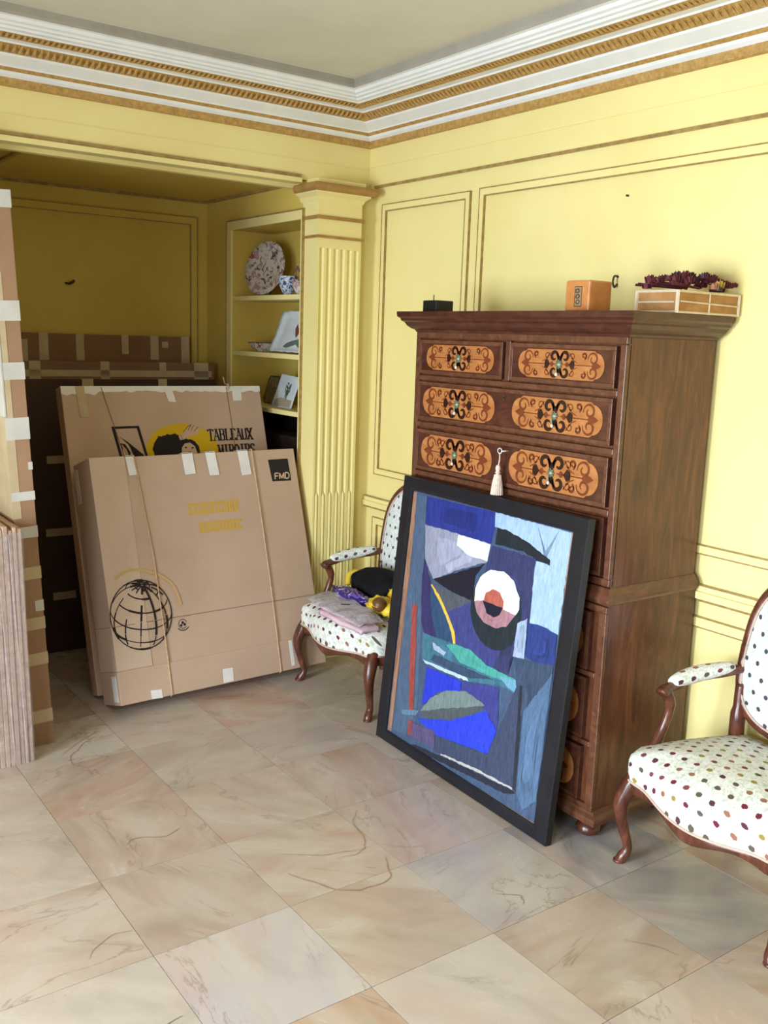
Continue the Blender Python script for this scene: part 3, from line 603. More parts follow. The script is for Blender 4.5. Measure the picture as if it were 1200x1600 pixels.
def marq(w, h):
    """marquetry drawn in a w x h field centred on 0: returns (material index, layer, polygon)"""
    out = []; k = h/.13; hw = w/2; hh = h/2; e = hw-.06*k
    g = [(e, -hh)] + [(e+.0*k, -hh)] + [(e+.012*k+.048*k*math.cos(a)*1.0, hh*.86*math.sin(a)) for a in [(-PI/2+PI*i/12) for i in range(13)]] + [(e, hh)]
    pts = g[1:] + [(-x, y) for x, y in reversed(g[1:])]
    out.append((0, 1, pts))
    def rib(p, wd, mi, ly=2):
        wd = [q*1.4 for q in wd] if isinstance(wd, list) else wd*1.4
        for q in ribbon(p, wd): out.append((mi, ly, q))
    def sym(p, wd, mi):
        for sx in (1, -1):
            for sy in (1, -1): rib([(sx*x, sy*y) for x, y in p], wd, mi)
    n = 16
    # four centre C scrolls with leaf heads
    p = spiral(.033*k, .034*k, .026*k, .011*k, PI*1.2, -PI*.8, n)
    sym(p, [(.003+.009*math.sin(PI*i/n))*k for i in range(n+1)], 2)
    sym([(.004*k, .010*k), (.006*k, .030*k), (.020*k, .048*k)], [.004*k, .013*k, .006*k], 2)
    # side stems and tulip heads
    for sx in (1, -1):
        rib([(sx*.026*k, 0), (sx*.060*k, 0), (sx*.075*k, 0)], [.003*k, .005*k, .003*k], 1)
        for a, b, c in ((.034, .056, .026), (.058, .092, .044)):
            out.append((2 if b > .06 else 1, 3, [(sx*a*k, 0), (sx*(a+b)/2*k, c/2*k), (sx*b*k, c*.3*k), (sx*(b-.004)*k, 0), (sx*b*k, -c*.3*k), (sx*(a+b)/2*k, -c/2*k)]))
    sym(spiral(.078*k, .036*k, .017*k, .006*k, PI*1.0, -PI*.9, 12), .0035*k, 1)
    sym([(.060*k, .052*k), (.085*k, .020*k), (.110*k, .010*k)], [.003*k, .004*k, .002*k], 1)
    # large end scrolls
    cx = e-.006*k
    p = spiral(cx, .029*k, .031*k, .010*k, PI*1.05, -PI*1.3, 20)
    sym(p, [(.003+.005*math.sin(PI*i/20))*k for i in range(21)], 1)
    sym(spiral(cx-.050*k, .042*k, .015*k, .006*k, PI*.9, -PI*1.0, 12), .004*k, 1)
    sym(spiral(cx-.055*k if cx > .13*k else .085*k, .040*k, .016*k, .005*k, -PI*.4, PI*1.3, 12), .0045*k, 1)
    for sx in (1, -1):
        out.append((1, 3, [(sx*(cx-.010*k), 0), (sx*(cx+.008*k), .016*k), (sx*(cx+.026*k), .012*k), (sx*(cx+.046*k), 0), (sx*(cx+.026*k), -.012*k), (sx*(cx+.008*k), -.016*k)]))
        rib([(sx*.082*k, 0), (sx*(cx-.006*k), 0)], .003*k, 1)
    return out
def front(u, v, d): return (-d, u, v)
handle_proto = {}
def drawer(z0, z1, y0, y1, panels, xf, keyhole=None):
    """drawer front as its own box, dark field, light crossband, marquetry fields and drop handles"""
    c = Vector((xf, (y0+y1)/2, (z0+z1)/2)); bm = BM(); hw, hh = (y1-y0)/2-.003, (z1-z0)/2-.003
    box(bm, (-.008, -hw, -hh), (.03, hw, hh), 0); m = .014
    for lo, hi in (((-hw, -hh), (hw, -hh+m)), ((-hw, hh-m), (hw, hh)), ((-hw, -hh+m), (-hw+m, hh-m)), ((hw-m, -hh+m), (hw, hh-m))):
        box(bm, (-.0115, lo[0], lo[1]), (-.0075, hi[0], hi[1]), 1)
    d = finish('drawer', bm, [M['walnut_dark'], M['walnut_frame']], chest, bevel=.0012); d.location = c - Vector(L0)
    h = (z1-z0)-.042
    for yc, wd in panels:
        key = (round(wd, 3), round(h, 3))
        if key not in handle_proto:
            o = layered('marquetry_panel', marq(wd, h), front, [M['inlay_light'], M['inlay_mid'], M['inlay_dark']], d, .0005)
            bm = BM(); lathe(bm, [(.0, 0), (.012, .001), (.014, .004), (.010, .008), (.004, .011), (.0, .012)], seg=12)
            for a in range(8): lathe(bm, [(.0, 0), (.004, .001), (.003, .005), (0, .006)], (.013*math.cos(a*PI/4), .013*math.sin(a*PI/4), 0), 6)
            bmesh.ops.rotate(bm, verts=bm.verts, cent=(0, 0, 0), matrix=Matrix.Rotation(-PI/2, 3, 'Y'))
            n0 = len(bm.verts); tube(bm, cat([(-.010, 0, -.004), (-.014, 0, -.016), (-.012, 0, -.028)], 3), [.0025]*4+[.003]*3, 6, mi=0)
            lathe(bm, [(.0, -.042), (.005, -.039), (.006, -.034), (.003, -.028), (0, -.027)], (-.012, 0, 0), 8, mi=1)
            hd = finish('drop_handle', bm, [M['brass'], M['chrome']], d, True)
            handle_proto[key] = (o, hd)
        else:
            a, b = handle_proto[key]; o = link(a.copy()); hd = link(b.copy()); o.parent = d; hd.parent = d
        o.location = (-.009, yc-c.y, 0); hd.location = (-.010, yc-c.y, 0)
    if keyhole is not None:
        bm = BM(); tube(bm, [(-.009, keyhole-c.y, hh-.028), (-.0105, keyhole-c.y, hh-.028)], .007, 10)
        prism(bm, [(-.009, keyhole-c.y-.003, hh-.03), (-.009, keyhole-c.y+.003, hh-.03), (-.009, keyhole-c.y+.005, hh-.046), (-.009, keyhole-c.y-.005, hh-.046)], (-.0015, 0, 0))
        finish('keyhole', bm, M['steel'], d)
    return d
yA, yB_ = 2.098, 3.139
ym = 2.6185
drawer(1.561, 1.702, yA, 2.600, [(2.350, .406)], CX); drawer(1.561, 1.702, 2.636, yB_, [(2.888, .406)], CX)
drawer(1.374, 1.534, yA, yB_, [(2.355, .436), (2.885, .436)], CX, ym)
d3 = drawer(1.168, 1.340, yA, yB_, [(2.355, .436), (2.885, .436)], CX, ym)
drawer(.934, 1.138, yA, yB_, [(2.355, .436), (2.885, .436)], CX, ym)
for a, b in ((.604, .814), (.355, .580), (.128, .330)):
    drawer(a, b, yA+.012, yB_-.012, [(2.355, .436), (2.885, .436)], CX-.016, ym)
# half-round rails between the drawers and stiles at the sides
bm = BM()
for z in (1.5475, 1.357, 1.153): box(bm, (CX-.004, CY0+.026, z-.010), (CX+.02, CY1-.026, z+.010))
box(bm, (CX-.004, CY0, 1.706), (CX+.02, CY1, 1.730)); box(bm, (CX-.004, 2.605, 1.560), (CX+.02, 2.631, 1.706)); box(bm, (CX-.004, CY0, .905), (CX+.02, CY1, .930))
for y in (CY0, CY1-.026): box(bm, (CX-.004, y, .930), (CX+.02, y+.026, 1.706))
for z in (.592, .3425): box(bm, (CX-.020, CY0+.018, z-.009), (CX, CY1-.018, z+.009))
box(bm, (CX-.020, CY0-.014, .818), (CX, CY1+.014, .840)); box(bm, (CX-.020, CY0-.014, .106), (CX, CY1+.014, .124))
for y in (CY0-.014, CY1-.018): box(bm, (CX-.020, y, .124), (CX, y+.032, .818))
finish('face_frame', bm, M['walnut_frame'], chest, off=L0, bevel=.0025)
# key with a silk tassel
k = thing('key_tassel', 'cream silk tassel hanging from the brass key of the third drawer row', 'tassel', (CX-.012, 2.578, 1.306))
bm = BM(); tube(bm, [(.004, 0, 0), (-.030, 0, 0)], .003, 6); tube(bm, [(-.030+.0*math.cos(a), .011*math.cos(a)+.012, .010*math.sin(a)) for a in [i*PI/5 for i in range(11)]], .0022, 6)
finish('key', bm, M['chrome'], k, True)
bm = BM(); tube(bm, cat([(-.030, .012, -.008), (-.034, .006, -.030), (-.034, .012, -.060)], 4), .0022, 6); finish('cord', bm, M['tassel'], k)
bm = BM(); lathe(bm, [(0, -.050), (.007, -.054), (.010, -.066), (.007, -.076), (.011, -.080), (.007, -.085), (.014, -.100), (.020, -.157), (.018, -.162), (.0, -.160)], (-.034, .012, 0), 14)
for i in range(16):
    a = i*PI/8; tube(bm, [(-.034+.010*math.cos(a), .012+.010*math.sin(a), -.088), (-.034+.017*math.cos(a), .012+.017*math.sin(a), -.125), (-.034+.021*math.cos(a), .012+.021*math.sin(a), -.163)], .003, 5)
finish('tassel_skirt', bm, M['tassel'], k)
# ---- things on top
t = thing('candle', 'square black candle on the left end of the walnut chest', 'candle', (2.515, 3.150, 1.811))
bm = BM(); box(bm, (-.045, -.045, 0), (.045, .045, .048)); finish('wax_block', bm, M['blackwax'], t, bevel=.004)
bm = BM(); tube(bm, [(0, .03, .046), (.002, .032, .060), (0, .030, .072)], .0022, 6); finish('wick', bm, M['steel'], t)
t = thing('candle', 'amber cube candle with a dark oval label on top of the chest', 'candle', (2.51, 2.322, 1.811))
bm = BM(); box(bm, (-.055, -.055, 0), (.055, .055, .104)); finish('wax_block', bm, M['wax'], t, bevel=.006)
pol = [((.30, .26, .20), [(-.005+x, .050+y) for x, y in ((-.017, -.034), (.017, -.034), (.017, .034), (-.017, .034))]), ((.62, .50, .36), [(-.005+x, .050+y) for x, y in ((-.014, -.031), (.014, -.031), (.014, .031), (-.014, .031))])]
for i in range(3): pol += [((.24, .2, .16), q) for q in ribbon(ell(-.005, .032+.018*i, .008, .0065, 10)+[(.003, .032+.018*i)], .003)]
colmesh('label', pol, lambda u, v, d_: (-.0552-d_, u, v), M['print'], t)
# wooden trinket box with dried roses
t = thing('wooden_box', 'low pale bark box at the right end of the chest top', 'box', (2.575, 2.000, 1.811))
W, D, H = .325, .165, .070
bm = BM(); box(bm, (0, 0, 0), (W, D, H)); finish('body', bm, M['wicker'], t, bevel=.004)
bm = BM()
for x, y in ((0, 0), (W, 0), (0, D), (W, D)): tube(bm, [(x, y, .001), (x, y, H+.002)], .0065, 6)
for y in (0, D): tube(bm, [(0, y, .004), (W, y, .004)], .004, 6); tube(bm, [(0, y, H), (W, y, H)], .0045, 6)
for x in (0, W): tube(bm, [(x, 0, .004), (x, D, .004)], .004, 6); tube(bm, [(x, 0, H), (x, D, H)], .0045, 6)
for x in (.165,): tube(bm, [(x, -.001, 0), (x, -.001, H)], .003, 6)
tube(bm, [(.01, -.003, H/2+.003), (W-.01, -.002, H/2-.002)], .003, 6); tube(bm, [(-.003, .01, H/2), (-.003, D-.01, H/2)], .003, 6)
finish('edge_binding', bm, M['bone'], t)
rr = random.Random(5)
t2 = thing('dried_bouquet', 'dried burgundy roses lying on top of the bark box', 'flowers', (2.575, 2.000, 1.811+H+.005))
fm = [mottled('dried_burgundy', rgb(84, 34, 44), rgb(112, 48, 58), 60, .8), mottled('dried_plum', rgb(62, 44, 60), rgb(88, 56, 70), 60, .8), mottled('dried_yellow', rgb(196, 160, 70), rgb(214, 184, 104), 60, .8), mottled('dried_peach', rgb(176, 118, 92), rgb(196, 140, 110), 60, .8), mottled('dried_leaf', rgb(64, 66, 44), rgb(84, 84, 58), 60, .8)]
def rose(x, y, z, r, m, nm='rose_head'):
    bm = BM()
    for k in range(7):
        a = k*2.4; q = r*(.25+.10*k)
        pts = [(x+q*math.cos(a-.6), y+q*math.sin(a-.6), z-r*.5), (x+q*math.cos(a+.6), y+q*math.sin(a+.6), z-r*.5), (x+q*1.15*math.cos(a+.5), y+q*1.15*math.sin(a+.5), z+r*(.55-.06*k)), (x+q*1.2*math.cos(a), y+q*1.2*math.sin(a), z+r*(.7-.06*k)), (x+q*1.15*math.cos(a-.5), y+q*1.15*math.sin(a-.5), z+r*(.55-.06*k))]
        prism(bm, pts, (-.0015*math.cos(a), -.0015*math.sin(a), .0005))
    return finish(nm, bm, m, t2)
for i in range(52):
    s = (i % 26)/25; x = -.005+s*(W-.0)+rr.uniform(-.008, .008); y = D/2+rr.uniform(-.07, .06); z = .020+.026*math.sin(PI*s)+rr.uniform(-.010, .012)
    rose(x, y, z, rr.uniform(.014, .021), fm[1 if .3 < s < .6 and rr.random() < .8 else 0])
rose(.225, .012, .026, .022, fm[2]); rose(.190, .006, .018, .018, fm[3]); rose(.205, -.002, .012, .014, fm[4]); rose(.250, .02, .022, .017, fm[4])
bm = BM()
for i in range(12):
    y0 = rr.uniform(.0, D); tube(bm, [(-.025+rr.uniform(0, .02), y0, .012+rr.uniform(-.004, .018)), (.16, y0*.6+.03, .010+rr.uniform(0, .01))], .003, 5)
finish('stem_bundle', bm, fm[0], t2)
# ================================================================ leaning painting
def lean_matrix(x0, y0, yaw, lean): return Matrix.Translation((x0, y0, 0)) @ Matrix.Rotation(yaw, 4, 'Z') @ Matrix.Rotation(-lean, 4, 'X')
pt = thing('framed_painting', 'abstract blue painting in a black frame leaning against the walnut chest', 'painting', None, mat=lean_matrix(2.314, 3.166, -1.608, .0885))
PW, PH, PT = 1.069, 1.141, .030
a0, a1, b0, b1 = .0659, 1.000, .0471, 1.086
bm = BM()
fr = [((0, 0), (PW, 0), (a1, b0), (a0, b0)), ((PW, 0), (PW, PH), (a1, b1), (a1, b0)), ((PW, PH), (0, PH), (a0, b1), (a1, b1)), ((0, PH), (0, 0), (a0, b0), (a0, b1))]
for q in fr:
    o_, o2, i2, i1 = q
    m1 = tuple(o_[k]+(i1[k]-o_[k])*.78 for k in (0, 1)); m2 = tuple(o2[k]+(i2[k]-o2[k])*.78 for k in (0, 1))
    rings = [[(p[0], 0, p[1]), (p[0], -PT+.003, p[1]), (p[0]+(m[0]-p[0])*.05, -PT, p[1]+(m[1]-p[1])*.05), (m[0], -PT, m[1]), (i[0], -PT+.004, i[1]), (i[0], 0, i[1])] for p, m, i in ((o_, m1, i1), (o2, m2, i2))]
    sweep(bm, rings)
finish('frame', bm, M['blackframe'], pt)
bm = BM(); box(bm, (a0-.004, -.019, b0-.004), (a1+.004, -.015, b1+.004)); finish('backing_board', bm, M['card_dark'], pt)
ART_STEP = .00003
ra = random.Random(21)
def rough_edge(pts, step=.014, j=.0022):
    out = []
    for a, b in zip(pts, pts[1:]+pts[:1]):
        l = math.hypot(b[0]-a[0], b[1]-a[1]); n = max(1, int(l/step)); nx, ny = -(b[1]-a[1])/(l or 1), (b[0]-a[0])/(l or 1)
        for k in range(n):
            s = k/n; d = ra.uniform(-j, j) if k else ra.uniform(-j, j)*.4
            out.append((a[0]+(b[0]-a[0])*s+nx*d, a[1]+(b[1]-a[1])*s+ny*d))
    return out
ART2 = []
for i, (c, p_) in enumerate(ART):
    ART2.append((c, p_ if i == 0 else rough_edge(p_)))
    ar = abs(sum(a[0]*b[1]-b[0]*a[1] for a, b in zip(p_, p_[1:]+p_[:1])))/2; bx = (max(q[0] for q in p_)-min(q[0] for q in p_))*(max(q[1] for q in p_)-min(q[1] for q in p_))
    if i > 1 and ar > .006 and ar/bx > .5 and max(c) < .88:                              # loose brush marks inside each field, a shade off its colour
        xs = [q[0] for q in p_]; ys = [q[1] for q in p_]; cx_, cy_ = sum(xs)/len(xs), sum(ys)/len(ys)
        for k_ in range(4):
            f = ra.uniform(.86, 1.14); cc = tuple(min(1, v_*f) for v_ in c); s_ = ra.uniform(.25, .55)
            ox, oy = ra.uniform(-.25, .25), ra.uniform(-.25, .25)
            ART2.append((cc, rough_edge([(cx_+(x-cx_)*(s_+.0)+ox*(1-s_)*(max(xs)-min(xs))*.6, cy_+(y-cy_)*(s_+.1)+oy*(1-s_)*(max(ys)-min(ys))*.6) for x, y in p_], .012, .003)))
colmesh('painted_canvas', ART2, lambda u, v, d_: (u*1.0104, -.0193-d_, v*1.0026), M['paint'], pt, ART_STEP)
# ================================================================ cartons
STROKE = {'T': [[(-.05, .97), (1.05, .97)], [(.5, 1), (.5, 0)], [(-.02, 1), (-.02, .82)], [(1.02, 1), (1.02, .82)]], 'A': [[(0, 0), (.5, 1)], [(.5, 1), (1, 0)], [(.2, .35), (.8, .35)]], 'B': [[(.15, 0), (.15, 1)], [(.15, 1), (.75, 1), (.9, .88), (.9, .66), (.75, .54), (.15, .54)], [(.75, .54), (.95, .42), (.95, .12), (.75, 0), (.15, 0)]],
          'L': [[(.2, 1), (.2, 0)], [(.2, 0), (1, 0), (1, .2)]], 'E': [[(.2, 1), (.2, 0)], [(.2, 1), (.95, 1), (.95, .84)], [(.2, .53), (.7, .53)], [(.2, 0), (.95, 0), (.95, .18)]], 'U': [[(.1, 1), (.1, .2), (.3, 0), (.7, 0), (.9, .2), (.9, 1)]],
          'X': [[(.05, 1), (.95, 0)], [(.95, 1), (.05, 0)]], 'M': [[(.05, 0), (.05, 1)], [(.05, 1), (.5, .1)], [(.5, .1), (.95, 1)], [(.95, 1), (.95, 0)]], 'I': [[(.5, 1), (.5, 0)]], 'R': [[(.15, 0), (.15, 1)], [(.15, 1), (.75, 1), (.9, .88), (.9, .62), (.75, .5), (.15, .5)], [(.5, .5), (.95, 0)]],
          'O': [[(.5, 1), (.15, .85), (.05, .5), (.15, .15), (.5, 0), (.85, .15), (.95, .5), (.85, .85), (.5, 1)]], 'S': [[(.9, .8), (.7, 1), (.3, 1), (.1, .82), (.2, .62), (.8, .4), (.9, .18), (.7, 0), (.3, 0), (.1, .2)]],
          'F': [[(.2, 1), (.2, 0)], [(.2, 1), (.95, 1)], [(.2, .53), (.8, .53)]], 'V': [[(0, 1), (.5, 0)], [(.5, 0), (1, 1)]], 'D': [[(.15, 1), (.15, 0)], [(.15, 1), (.6, 1), (.92, .78), (.92, .22), (.6, 0), (.15, 0)]], '&': [[(.9, 0), (.25, .75), (.4, 1), (.65, .85), (.15, .35), (.3, .02), (.65, .05), (.9, .4)]]}
def text(s, x, y, w, h, col, thick, thin, serif=True, gap=.18, slant=0):
    """letters as thick/thin strokes filling the box x..x+w, y..y+h"""
    out = []; n = len(s); cw = w/(n+(n-1)*gap)
    for i, ch in enumerate(s):
        x0 = x+i*cw*(1+gap)
        for st in STROKE.get(ch, []):
            p = [(x0+a*cw+slant*b*h, y+b*h) for a, b in st]
            dx, dy = abs(p[-1][0]-p[0][0]), abs(p[-1][1]-p[0][1])
            for a, b in zip(p, p[1:]):
                vert = abs(b[1]-a[1]) > abs(b[0]-a[0])*.8
                wd = thick if vert and not (ch in 'AXMV' and b[1] > a[1]) else thin
                for q in ribbon([a, b], wd): out.append((col, q))
            if serif and dy > .6*h and len(st) == 2:
                for a in p: out.append((col, ribbon([(a[0]-thick*.95, a[1]), (a[0]+thick*.95, a[1])], thin*1.1)[0]))
    return out
def carton(name, label, p, mat, off_t=0):
    x0, y0, yaw, lean, W_, H_, T_ = p
    e = thing(name, label, 'box', None, mat=lean_matrix(x0, y0, yaw, lean))
    bm = BM(); box(bm, (0, -T_, 0), (W_, 0, H_)); b = finish('cardboard_body', bm, mat, e, bevel=.004)
    return e
def strip(name, pts, T_, mat, par, th=.0012, over=None):
    """paper tape on the front face; over=(height) folds it onto the top face"""
    bm = BM(); prism(bm, [(u, -T_-.0002, v) for u, v in pts], (0, -th, 0))
    if over: box(bm, (pts[0][0], -T_-th, over), (pts[1][0], -T_+.035, over+th+.0004))
    return finish(name, bm, mat, par)
B1 = (1.415, 4.09, .039, .304, 1.085, 1.112, .204)
e = carton('cardboard_carton', 'front leaning cardboard carton printed with a wire globe', B1, M['card'])
T_, H_, W_ = B1[6], B1[5], B1[4]
bm = BM(); box(bm, (-.003, -T_-.003, .150), (.166, -.002, H_+.003)); finish('outer_sleeve', bm, M['card_light'], e, bevel=.002)
bm = BM(); box(bm, (-.005, -T_-.0045, -.001), (W_+.004, .003, .148)); finish('bottom_flap', bm, M['card'], e, bevel=.003)
bm = BM()
prism(bm, [(0, -T_-.0032, .346), (W_, -T_-.0012, .347), (W_, -T_-.0012, .3495), (0, -T_-.0032, .3485)], (0, .003, 0)); box(bm, (-.0032, -T_+.002, .347), (.001, -.002, .3495))
finish('crease', bm, M['crease'], e); bm = BM()
box(bm, (.02, -T_*.5-.0015, H_+.003), (W_, -T_*.5+.0015, H_+.0042))
finish('crease', bm, M['crease'], e)
TP = [([(.168, 1.112), (.212, 1.112), (.214, 1.025), (.176, 1.023)], 1), ([(.45, 1.112), (.507, 1.112), (.510, 1.013), (.455, 1.010)], 1), ([(.575, 1.112), (.628, 1.112), (.636, .999), (.584, .998)], 1), ([(.751, 1.112), (.809, 1.112), (.814, .992), (.759, .988)], 1),
      ([(.138, .040), (.190, .036), (.191, -.003), (.139, .001)], 0), ([(.507, .070), (.560, .067), (.556, .005), (.502, .004)], 0), ([(.886, .142), (.905, .142), (.903, .018), (.884, .015)], 0)]
for p_, ov in TP:
    strip('paper_tape', p_, T_+.0046 if not ov else T_+.0032, M['tape'], e, over=H_+.0032 if ov else None)
bm = BM(); box(bm, (-.0065, -T_+.02, .015), (-.0045, -T_+.07, .13)); finish('paper_tape', bm, M['tape'], e)
bm = BM(); box(bm, (-.0045, -.05, .93), (-.003, -.004, 1.09)); finish('paper_tape', bm, M['tape'], e)
for pts in ([(.208, 1.116), (.222, .90), (.238, .639), (.240, .30), (.237, .001)], [(.831, 1.116), (.832, .8), (.830, .475), (.824, .2), (.819, .001)]):
    bm = BM(); rj = random.Random(3)
    tube(bm, [(pts[0][0], -.01, H_+.004), (pts[0][0], -T_+.004, H_+.006)] + [(u, -T_-.0075, v) for u, v in pts] + [(pts[-1][0], -T_+.01, -.005)], .0028, 6); finish('string', bm, M['string'], e)
ink = (.16, .12, .11); gc = (.1435, .384); gr, gh = .146, .157
GL = []
def gp(lon, lat, tilt=.55, roll_=-.18):
    x, y, z = math.cos(lat)*math.sin(lon), math.sin(lat), math.cos(lat)*math.cos(lon)
    y, z = y*math.cos(tilt)-z*math.sin(tilt), y*math.sin(tilt)+z*math.cos(tilt)
    x, y = x*math.cos(roll_)-y*math.sin(roll_), x*math.sin(roll_)+y*math.cos(roll_)
    return (gc[0]+gr*x, gc[1]+gh*y, z)
rg = random.Random(12)
for la in (-50, -22, 6, 34, 58, 76):
    for lo in range(0, 360, 30):
        if rg.random() < .20: continue
        pp = [gp(math.radians(lo+k*10), math.radians(la)) for k in range(4)]
        if min(q[2] for q in pp) > -.02:
            for q in ribbon([a[:2] for a in pp], rg.choice((.004, .006, .0095))): GL.append((ink, q))
for lo in range(0, 360, 30):
    for la in (-64, -36, -8, 20, 46, 67):
        if rg.random() < .24: continue
        pp = [gp(math.radians(lo), math.radians(min(88, la+k*9))) for k in range(4)]
        if min(q[2] for q in pp) > -.02:
            for q in ribbon([a[:2] for a in pp], rg.choice((.004, .006, .0095))): GL.append((ink, q))
c_ = ell(gc[0], gc[1], gr, gh, 40); GL += [(ink, q) for q in ribbon([x for i, x in enumerate(c_+[c_[0]])], .005)]
dc = lambda u, v, d_: (u, -T_-.0034-d_, v)
colmesh('globe_print', GL, dc, M['print'], e, .000004)
arc = cat([(.042, .5605), (.1038, .5884), (.1678, .5858), (.2611, .5483), (.3195, .4883), (.3405, .4011)], 4)
colmesh('yellow_arc_print', [((.79, .65, .44), q) for q in ribbon(arc, .014)], dc, M['print'], e, .00002)
bl = [(ink, q) for q in ribbon(ell(.3384, .312, .021, .021, 14, .2, 5.6), .003)] + [(ink, ell(.3384+a, .312+b, .007, .007, 6)) for a, b in ((0, .006), (-.009, -.006), (.009, -.004))]
bl += [(ink, q) for q in ribbon(ell(.3384, .306, .030, .024, 8, PI*1.15, PI*1.85), .004)]
colmesh('ball_print', bl, lambda u, v, d_: (u, -T_-.0006-d_, v), M['print'], e, .00004)
lb = [((.15, .14, .13), [(.9215, 1.0603), (1.0391, 1.0603), (1.0425, .9455), (.9295, .9476)])]
lb += [((.80, .68, .58), q[1]) for q in text('FMD', .942, .958, .090, .030, None, .0065, .0065, False, .10, .1)]
colmesh('black_logo', lb, lambda u, v, d_: (u, -T_-.0004-d_, v), M['print'], e, .0002)
ye = []; ry = random.Random(2); yc = (.80, .64, .33)
for (x0, x1, y0, y1, n) in ((.449, .720, .812, .872, 9), (.490, .725, .722, .776, 6)):
    cw = (x1-x0)/n
    for i in range(n):
        a = x0+i*cw
        for b in ([(a, y0), (a+cw*.94, y0+.006), (a+cw*.9, y0+.022), (a, y0+.018)], [(a, y1-.018), (a+cw*.94, y1-.014), (a+cw*.96, y1), (a, y1)], [(a, y0+.016), (a+cw*.5, y0+.016), (a+cw*.46, y1-.014), (a, y1-.014)]):
            ye.append((yc, b))
        if ry.random() < .7: ye.append((yc, [(a+cw*.56, y0+.014), (a+cw*.92, y0+.014), (a+cw*.92, y1-.012), (a+cw*.6, y1-.012)]))
for k_, sel in enumerate((True, False)):
    colmesh('yellow_stamp', [q for q in ye if (q[1][0][1] > .79) == sel], lambda u, v, d_: (u, -T_-.0004-d_, v), M['print'], e, .00002)
# ---- second carton
B2 = (1.40, 4.226, 0, .304, 1.06, 1.465, .08)
e = carton('cardboard_carton', 'middle leaning cardboard carton lettered TABLEAUX over a yellow oval', B2, M['card'])
T_, H_, W_ = B2[6], B2[5], B2[4]
bm = BM()
rr = random.Random(8); top = []; n = 40
for i in range(n+1):
    top.append((W_*i/n, .006+rr.uniform(.002, .014)+(.012 if i < 7 else 0)))
for i in range(n):
    a, b = top[i], top[i+1]
    prism(bm, [(a[0], -T_-.0015, H_-a[1]-.012), (b[0], -T_-.0015, H_-b[1]-.012), (b[0], -T_-.0015, H_+.002), (a[0], -T_-.0015, H_+.002)], (0, .003, 0))
box(bm, (0, -T_, H_+.0005), (W_, -.002, H_+.003)); finish('torn_top_edge', bm, M['tape'], e)
for p_ in ([(.069, 1.467), (.112, 1.467), (.118, 1.317), (.078, 1.312)], [(.512, 1.467), (.556, 1.467), (.572, 1.382), (.533, 1.387)], [(.893, 1.467), (.948, 1.467), (.945, 1.390), (.893, 1.387)]):
    strip('paper_tape', p_, T_+.0016, M['tape_tan'] if p_[0][0] < .1 else M['tape'], e)
for pts in ([(.195, 1.462), (.225, 1.32), (.259, 1.162), (.30, .9)], [(.862, 1.462), (.866, 1.3), (.868, 1.138), (.87, .9)]):
    bm = BM(); tube(bm, [(u, -T_-.002, v) for u, v in pts], .0016, 5); finish('string', bm, M['crease'], e)
bm = BM(); tube(bm, cat([(.862, -T_-.002, 1.44), (.868, -T_-.02, 1.47), (.880, -.04, 1.49), (.884, -.02, 1.53)], 4), .004, 6); finish('string_knot', bm, M['string'], e)
Y = (.84, .68, .10); K = (.14, .11, .11); skin = (.80, .67, .56); cb = (.73, .60, .49)
pr_ = [(Y, ell(.578, 1.135, .196, .138, 36))]
fo = [(.2215, 1.2662), (.3616, 1.2675), (.3940, 1.085), (.2505, 1.085)]; fi = [(.2386, 1.2543), (.349, 1.2556), (.378, 1.097), (.262, 1.097)]
for i in range(4): pr_.append((K, [fo[i], fo[(i+1) % 4], fi[(i+1) % 4], fi[i]]))
pr_ += [(K, [(.2554, 1.2168), (.2964, 1.1869), (.3685, 1.1209), (.374, 1.10), (.3208, 1.10), (.3036, 1.1581), (.295, 1.1762)]), (K, [(.2528, 1.1849), (.2806, 1.1768), (.302, 1.1372), (.297, 1.10), (.2612, 1.1593)]), (cb, [(.262, 1.180), (.284, 1.150), (.292, 1.12), (.276, 1.11), (.268, 1.15)])]
hair = [(.4269, 1.10), (.4200, 1.14), (.4323, 1.182), (.4549, 1.2104), (.4938, 1.2179), (.5479, 1.2206), (.5769, 1.2064), (.6065, 1.1943), (.6441, 1.1819), (.6675, 1.1512), (.6668, 1.10), (.53, 1.08)]
hc = []
rh = random.Random(3)
for a, b in zip(hair, hair[1:]+hair[:1]):
    for k_ in range(5):
        s_ = k_/5; r_ = rh.uniform(-.004, .004); hc.append((a[0]+(b[0]-a[0])*s_+r_, a[1]+(b[1]-a[1])*s_-r_))
pr_.append((K, hc))
pr_ += [(skin, [(.5693, 1.1), (.5693, 1.1317), (.5733, 1.1511), (.5915, 1.1704), (.6193, 1.1738), (.6441, 1.1535), (.652, 1.122), (.65, 1.1)]),
        (skin, [(.5615, 1.2069), (.5872, 1.2246), (.6146, 1.2535), (.6380, 1.2656), (.6450, 1.2560), (.6528, 1.2627), (.6640, 1.2540), (.6755, 1.2546), (.6780, 1.2440), (.6874, 1.2366), (.665, 1.2185), (.6236, 1.2049), (.5863, 1.1898), (.5667, 1.1883)])]
for q in ([(.6380, 1.2656), (.618, 1.238)], [(.6528, 1.2627), (.634, 1.236)], [(.6755, 1.2546), (.648, 1.230)], [(.5615, 1.2069), (.5667, 1.1883)], [(.575, 1.215), (.582, 1.192)], [(.587, 1.2246), (.6146, 1.2535), (.638, 1.2656)]):
    pr_ += [(K, r_) for r_ in ribbon(q, .0025)]
pr_ += [(K, ell(.594, 1.149, .007, .004, 8)), (K, ell(.630, 1.146, .007, .004, 8)), (K, ribbon([(.603, 1.126), (.622, 1.125)], .003)[0]), (cb, [(.668, 1.12), (.700, 1.125), (.735, 1.13), (.74, 1.11), (.668, 1.10)])]
